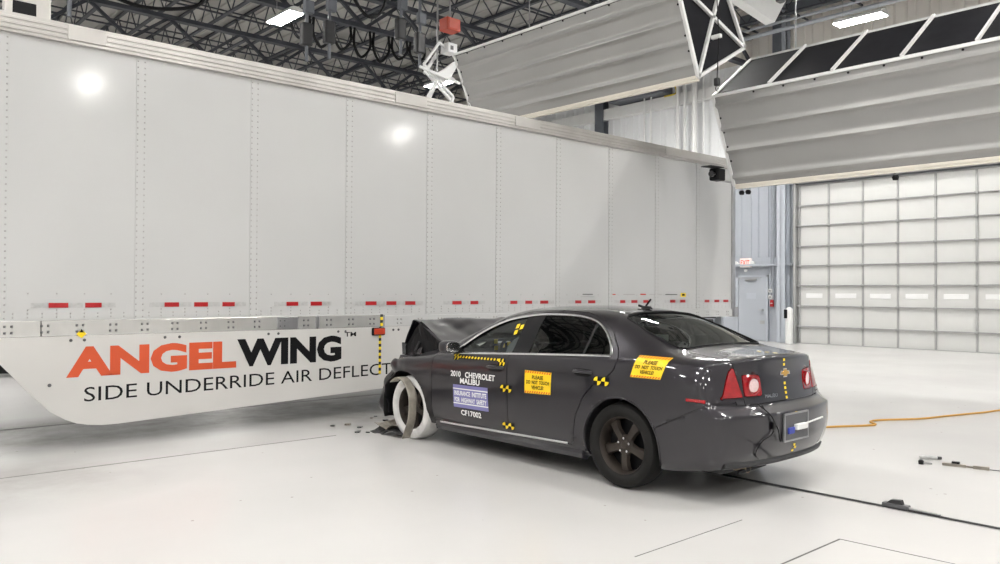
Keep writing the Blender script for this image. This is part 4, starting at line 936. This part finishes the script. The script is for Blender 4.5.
# licence plate recess, frame, sensor
px = min(surfr(.17, .53, .0).x, surfr(0, .53, .0).x, surfr(0, .43, 0).x) - .006
pf = cp('plate_frame', MB().bar((px, -.16, .63), (px, .205, .63), .014, .012).bar((px, -.16, .43), (px, .205, .43), .014, .012).bar((px, -.155, .424), (px, -.155, .636), .014, .012).bar((px, .20, .424), (px, .20, .636), .014, .012), 'steel')
MB().box((px - .002, -.155, .43), (px + .05, .20, .63)).build('plate_backing', 'grey_dark', pf)
MB().bbox((px - .02, .07, .48), (px - .002, .16, .53), .008).build('sensor_body', 'blue', pf); MB().bbox((px - .04, -.09, .505), (px - .004, .07, .55), .008).build('sensor_block', 'white', pf); MB().bar((px - .03, -.08, .545), (px - .05, -.30, .572), .010, .010).build('sensor_arm', 'white', pf)
# cable hanging over the bumper, lower valance, exhaust
cp('sensor_cable', MB().tube(spline([surfr(.40, .715, .012), surfr(.37, .64, .015), surfr(.33, .57, .015), surfr(.36, .50, .015), surfr(.45, .46, .012), surfr(.50, .38, .012), surfr(.45, .33, .012)], 6), .005, 6), 'black', smooth=True)
cp('sensor_cable', MB().tube(spline([surfr(.36, .70, .01), surfr(.30, .55, .016), surfr(.27, .47, .02), surfr(.25, .44, .02)], 6), .005, 6), 'black', smooth=True); cp('cable_clip', MB().bbox(tuple(surfr(.335, .56, .0) - Vector((.02, .02, .03))), tuple(surfr(.335, .56, .01) + Vector((0, .02, .03))), .008), 'black')
cp('valance', MB().tube([surfr(y, .285, -.012) for y in np.linspace(-.72, .72, 15)], .035, 8), 'plastic_dark', smooth=True)
cp('exhaust_tip', MB().lathe([(.034, -.22), (.036, .0), (.031, .0), (.030, -.2)], 20, Matrix.Translation((.14, .50, .255)) @ Matrix.Rotation(R(-90), 4, 'Y')), 'exhaust', smooth=True)
cp('tow_bracket', MB().bar((.16, .25, .25), (.16, .62, .235), .04, .02), 'black')
# roof antenna
an = cp('antenna_base', MB().lathe([(0, .03), (.03, .025), (.045, 0)], 14, Matrix.Translation(surft(1.46, 0, 0)) @ Matrix.Diagonal((1.5, .8, 1, 1))), 'black', smooth=True); b_ = surft(1.46, 0, .015); MB().bar(tuple(b_ + Vector((.02, 0, .0))), tuple(b_ + Vector((-.045, 0, .075))), .012).build('antenna_mast', 'black', an); MB().bar(tuple(b_ + Vector((.02, 0, .0))), tuple(b_ + Vector((.09, 0, .018))), .02).build('antenna_fin', 'black', an)
# ---- stickers and targets on the flank
def patch(name, q, mt, parent=None, off=.004, n=6, rs=None):       # q: corner (x, z) a b c d
    a, b, c, d = (Vector(p) for p in q); v_ = []; f_ = []; mb = MB()
    for i in range(n + 1):
        for j in range(n + 1):
            u, v = i / n, j / n; p = (a * (1 - u) + b * u) * (1 - v) + (d * (1 - u) + c * u) * v; v_.append(surf(p.x, p.y, off))
    f_ = [(i * (n + 1) + j, (i + 1) * (n + 1) + j, (i + 1) * (n + 1) + j + 1, i * (n + 1) + j + 1) for i in range(n) for j in range(n)]
    return mb.add(v_, f_).build(name, mt, parent or car, True)
def on(q, u, v, off=.006):
    a, b, c, d = (Vector(p) for p in q); p = (a * (1 - u) + b * u) * v + (d * (1 - u) + c * u) * (1 - v); return surf(p.x, p.y, off)
def warn(q):                                                       # q top-left, top-right, bottom-right, bottom-left (front to rear)
    st = patch('warning_sticker', q, 'sticker', off=.004); st['label'] = 'yellow warning sticker with orange hatched edges'
    for k, s in enumerate(('PLEASE', 'DO  NOT  TOUCH', 'VEHICLE!')):
        w_ = (.42, .86, .46)[k]; v0 = .64 - .225 * k
        text_plane('lettering', s, 'ink', st, lambda u, v: on(q, .5 + (u - .5) * w_, v0 + v * .165), .03)
    for v0 in (.01, .89):
        for k in range(11):
            u0 = .01 + k * .09; MB().add([on(q, u, v, .0055) for u, v in ((u0, v0), (u0 + .045, v0), (u0 + .075, v0 + .10), (u0 + .03, v0 + .10))], [(0, 1, 2, 3)]).build('hazard_stripe', 'hazard_red', st)
    return st
warn([(2.106, .851), (1.779, .851), (1.784, .662), (2.104, .650)])
warn([(.900, 1.050), (.612, 1.044), (.655, .884), (.935, .884)])
ft = 'white_paint'
def flank_text(s, x0, x1, z0, z1, mt=ft, bold=.0, parent=None): return text_plane('lettering', s, mt, parent or car, lambda u, v: surf(x0 + (x1 - x0) * u, z0 + (z1 - z0) * v, .004), bold)
flank_text('2010   CHEVROLET', 3.150, 2.500, .716, .772, bold=.03); flank_text('MALIBU', 3.004, 2.714, .655, .710, bold=.03); flank_text('CF17002', 2.995, 2.697, .352, .405, bold=.03)
q = [(3.111, .639), (2.600, .647), (2.586, .428), (3.102, .422)]
pb = patch('institute_placard', q, 'lavender'); pb['label'] = 'lavender placard with white lettering'
for k, s in enumerate(('INSURANCE  INSTITUTE', 'FOR  HIGHWAY  SAFETY')): text_plane('lettering', s, ft, pb, lambda u, v: on(q, .04 + u * .92, .53 - .29 * k + v * .21), .035)
for v0 in (.16, .80): MB().add([on(q, u, v, .0055) for u, v in ((0, v0), (.25, v0), (.5, v0), (.75, v0), (1, v0), (1, v0 + .05), (.75, v0 + .05), (.5, v0 + .05), (.25, v0 + .05), (0, v0 + .05))], [(0, 1, 8, 9), (1, 2, 7, 8), (2, 3, 6, 7), (3, 4, 5, 6)]).build('placard_line', ft, pb)
def target(xa, xb, za, zb):                                        # two black and yellow quarter discs side by side
    t = patch('target_marker', [(xa, zb), (xb, zb), (xb, za), (xa, za)], 'ink'); t['label'] = 'black and yellow quartered target marker'
    xm = (xa + xb) / 2
    for c in ((xa + xm) / 2, (xm + xb) / 2):
        zc = (za + zb) / 2; hw, hh = abs(xb - xa) / 4, (zb - za) / 2
        for sx in (1, -1):
            for a0 in ((90, 180) if sx > 0 else (270, 360),):
                pts = [(c, zc)] + [(c - hw * math.cos(R(a)), zc + hh * math.sin(R(a))) for a in np.linspace(a0[0], a0[1], 7)]
                MB().add([surf(x, z, .0065) for x, z in pts], [tuple(range(len(pts)))]).build('yellow_quarter', 'yellow', t)
target(2.421, 2.273, .632, .696); target(2.404, 2.250, .300, .360); target(1.300, 1.140, .792, .862)
# dashed scale along the front door sill
dt = patch('scale_tape', [(3.06, .915), (2.44, .927), (2.44, .902), (3.06, .893)], 'ink', n=8)
for k in range(13): x = 3.04 - k * .046; z = .897 + .009 * k / 12; MB().add([surf(a, b, .0065) for a, b in ((x, z), (x - .022, z), (x - .028, z + .019), (x - .006, z + .019))], [(0, 1, 2, 3)]).build('tape_dash', 'yellow', dt)
for x, z in ((3.09, .905), (2.42, .895)): target(x + .045, x - .045, z - .03, z + .035)
# yellow mark on the side glass by the B pillar
for dx, dz in ((.0, .0), (-.05, .05), (.01, .055)): MB().add([surf(2.42 + dx + a, 1.14 + dz + b, .004) for a, b in ((0, 0), (-.04, .01), (-.035, .05), (.005, .04))], [(0, 1, 2, 3)]).build('glass_mark', 'yellow', P_['doorFL'])
# ---- cabin
cp('cabin_floor', MB().box((.75, -.72, .30), (3.5, .72, .36)).box((.28, -.6, .33), (.9, .6, .40)), 'interior')
cp('parcel_shelf', MB().box((.68, -.62, .99), (1.22, .62, 1.03)), 'interior_grey')
def seat(x, y, wd_, name='front_seat', hr=True):
    s = MB()
    s.bbox((x - .05, y - wd_, .42), (x + .50, y + wd_, .60), .06)
    bp = [(x - .05, .5), (x + .1, .55), (x - .06, .98), (x - .14, 1.08), (x - .24, 1.07), (x - .24, .95), (x - .14, .5)]
    m2 = [(a, b) for a, b in bp]; o = cp(name, s, 'interior', smooth=True)
    MB().prism(m2, y - wd_, y + wd_, 'y').build('seat_back', 'interior', o)
    if hr: MB().bbox((x - .29, y - .14, 1.08), (x - .17, y + .14, 1.25), .04).build('headrest', 'interior', o, True); MB().tube([(x - .22, y - .06, 1.0), (x - .23, y - .06, 1.12)], .008).tube([(x - .22, y + .06, 1.0), (x - .23, y + .06, 1.12)], .008).build('headrest_post', 'steel', o)
seat(2.28, .37, .25); seat(2.28, -.37, .25); seat(1.40, 0, .62, 'rear_bench', False)
for y in (.36, -.36): cp('rear_headrest', MB().bbox((1.09, y - .13, 1.06), (1.19, y + .13, 1.17), .04), 'interior', smooth=True)
cp('dashboard', MB().prism([(2.95, .60), (3.5, .55), (3.5, .93), (3.2, .965), (2.98, .92), (2.93, .75)], -.74, .74, 'y'), 'interior')
sw = cp('steering_wheel', MB().tube([(2.78 + .19 * math.sin(a) * .40, .37 + .19 * math.cos(a), .90 + .19 * math.sin(a) * .92) for a in np.linspace(0, 2 * math.pi, 28, endpoint=False)], .016, 8, True), 'interior', smooth=True); MB().bar((2.78, .37, .90), (3.0, .37, .82), .09).build('column', 'interior', sw)
ab = cp('airbag', MB(), 'airbag') if False else None
m = MB(); v_ = []; N1, N2 = 20, 12
for i in range(N2 + 1):
    ph = math.pi * i / N2
    for k in range(N1):
        a = 2 * math.pi * k / N1; p = Vector((.10 * math.cos(ph), .20 * math.sin(ph) * math.cos(a), .19 * math.sin(ph) * math.sin(a))); p *= 1 + .18 * noise.noise(p * 11); p.z -= .10 * abs(p.y); v_.append(Vector((2.66, .40, .93)) + p)
f_ = [(i * N1 + k, i * N1 + (k + 1) % N1, (i + 1) * N1 + (k + 1) % N1, (i + 1) * N1 + k) for i in range(N2) for k in range(N1)]
cp('airbag', m.add(v_, f_), 'airbag', smooth=True, label='deflated grey driver airbag')
for k, (x, y, z) in enumerate(((2.90, .5, 1.03), (2.86, .44, .99), (2.93, .3, 1.0), (2.84, .55, .97), (2.98, .1, 1.0))): cp('cabin_target', MB().bbox((x, y, z), (x + .012, y + .04, z + .04), .003), 'yellow')
cp('grab_card', MB().bbox((1.42, -.28, 1.04), (1.46, -.1, 1.16), .01), 'white'); cp('shelf_box', MB().bbox((1.0, .0, 1.03), (1.16, .16, 1.12), .02), 'plastic_dark'); cp('shelf_tag', MB().bbox((1.05, .2, 1.03), (1.08, .28, 1.09), .005), 'yellow')
cp('underbody', MB().bbox((.25, -.66, .20), (3.6, .66, .30), .04), 'interior')
# ---- crumpled front: hood folded to a ridge, torn metal, hanging liner
def crum(nm, nx, ny, fn, mt, amp, sc, seed, parent=None, smooth=False, thick=.004, label=None):
    v_ = []; f_ = []
    for i in range(nx + 1):
        for j in range(ny + 1):
            p = Vector(fn(i / nx, j / ny)); q = noise.noise_vector(p * sc + Vector((seed, seed, 0))); v_.append(p + q * amp)
    f_ = [(i * (ny + 1) + j, (i + 1) * (ny + 1) + j, (i + 1) * (ny + 1) + j + 1, i * (ny + 1) + j + 1) for i in range(nx) for j in range(ny)]
    o = MB().add(v_, f_).build(nm, mt, parent or car, smooth)
    s = o.modifiers.new('thickness', 'SOLIDIFY'); s.thickness = thick; s.offset = 0
    if label: o['label'] = label
    return o
def hood_pt(u, v):
    y = (.5 - v) * 1.44; k = [(0, 3.49, .985), (.55, 4.02, 1.225), (.62, 4.08, 1.235), (1, 4.27, .93)]
    for (a, xa, za), (b, xb, zb) in zip(k[:-1], k[1:]):
        if a <= u <= b: t = (u - a) / (b - a); x = xa + (xb - xa) * t; z = za + (zb - za) * t; break
    cr = (1 - (y / .72) ** 2); return (x + .05 * math.sin(5 * y), y * (1 - .06 * u), z + .02 * cr * (1 - u) + .012 * math.sin(9 * y + 1) * u)
crum('hood', 22, 30, hood_pt, 'paint', .012, 6, 2.3, smooth=True, label='buckled hood bent up to a ridge')
crum('engine_bay_wreck', 16, 24, lambda u, v: (3.55 + .72 * u, .70 - 1.40 * v, .84 + .10 * math.sin(5 * u)), 'black', .14, 6, 5.1, label='dark crushed parts under the hood')
crum('torn_panel', 8, 8, lambda u, v: (3.86 + .42 * u, .735 - .03 * v, .74 + .20 * v - .10 * u), 'paint', .035, 9, 1.7, label='torn and creased sheet metal')
crum('torn_panel', 7, 7, lambda u, v: (4.05 + .22 * u, .66 - .25 * v, .90 + .06 * v - .12 * u), 'paint', .05, 11, 8.7, label='torn and creased sheet metal')
crum('radiator_support', 10, 16, lambda u, v: (4.18 + .12 * math.sin(3 * v), .62 - 1.24 * v, .35 + .52 * u), 'plastic_dark', .07, 7, 3.3)
crum('bumper_remains', 8, 18, lambda u, v: (4.36 - .10 * u, .70 - 1.40 * v, .28 + .24 * u), 'black', .05, 6, 4.4, label='crushed black front bumper remains')
cp('mount_spike', MB().bar((4.18, .72, .86), (4.22, .70, .98), .035, .02).bar((3.98, .72, .90), (3.93, .70, 1.0), .02), 'plastic_dark')
# fender liner, torn loose: a dark hood around the front of the wheel and a pale curved strip hanging to the floor
def arc_sheet(nm, r0, r1, a0, a1, y0, y1, mt, cx, cz, amp, label, dy=0):
    return crum(nm, 18, 5, lambda u, v: (cx + (r0 + (r1 - r0) * u) * math.cos(R(a0 + (a1 - a0) * u)), y0 + (y1 - y0) * v + dy * u, cz + (r0 + (r1 - r0) * u) * math.sin(R(a0 + (a1 - a0) * u))), mt, amp, 8, r0 * 10, thick=.006, smooth=True, label=label)
arc_sheet('fender_liner', .385, .43, 100, -22, .83, .50, 'black', WA[0] + .0, .33, .012, 'torn black fender liner')
crum('inner_apron', 12, 6, lambda u, v: (3.50 + .72 * u, .70 - .02 * v, .72 + v * (hood_pt(u, 0)[2] - .735)), 'black', .018, 9, 2.2, label='dark crushed apron below the hood edge')
rib = spline([(4.06, .0, .585), (3.95, 0, .640), (3.835, 0, .620), (3.735, 0, .53), (3.69, 0, .40), (3.70, 0, .23), (3.785, 0, .03)], 5)
crum('liner_strip', len(rib) - 1, 4, lambda u, v: (rib[min(len(rib) - 1, round(u * (len(rib) - 1)))].x, 1.02 - .10 * v - .04 * (1 - u) , rib[min(len(rib) - 1, round(u * (len(rib) - 1)))].z), 'tan_plastic', .006, 8, 4, thick=.008, smooth=True, label='pale torn strip hanging across the front wheel')
crum('torn_liner', 10, 6, lambda u, v: (3.95 + .50 * u, .96 - .28 * v, .03 + .03 * math.sin(6 * u) + .05 * v * u), 'plastic_dark', .03, 9, 6.6, label='torn dark liner lying on the floor in front of the wheel')
crum('torn_liner', 10, 6, lambda u, v: (4.05 + .42 * u, .90 - .3 * v, .09 + .03 * math.sin(5 * u + 2)), 'tan_plastic', .03, 9, 9.6, label='grey torn liner flap')
# debris at the foot of the wreck
drn = random.Random(11)
for k in range(16):
    x = drn.uniform(4.75, 6.3); y = drn.uniform(7.5, 8.5); r_ = drn.uniform(.015, .04)
    m = MB(); n = drn.randint(4, 6); pl = [(r_ * drn.uniform(.6, 1.3) * math.cos(2 * math.pi * i / n), r_ * drn.uniform(.6, 1.3) * math.sin(2 * math.pi * i / n)) for i in range(n)]
    m.prism(pl, 0, .006 + .012 * drn.random(), 'z'); o = m.build('wreck_shard', drn.choice(['plastic_dark', 'dirt', 'tan_plastic', 'grey_dark']), None, loc=(x, y, 0)); tag(o, 'small broken shard on the floor in front of the crushed car', 'shard', 'shards before the wreck')
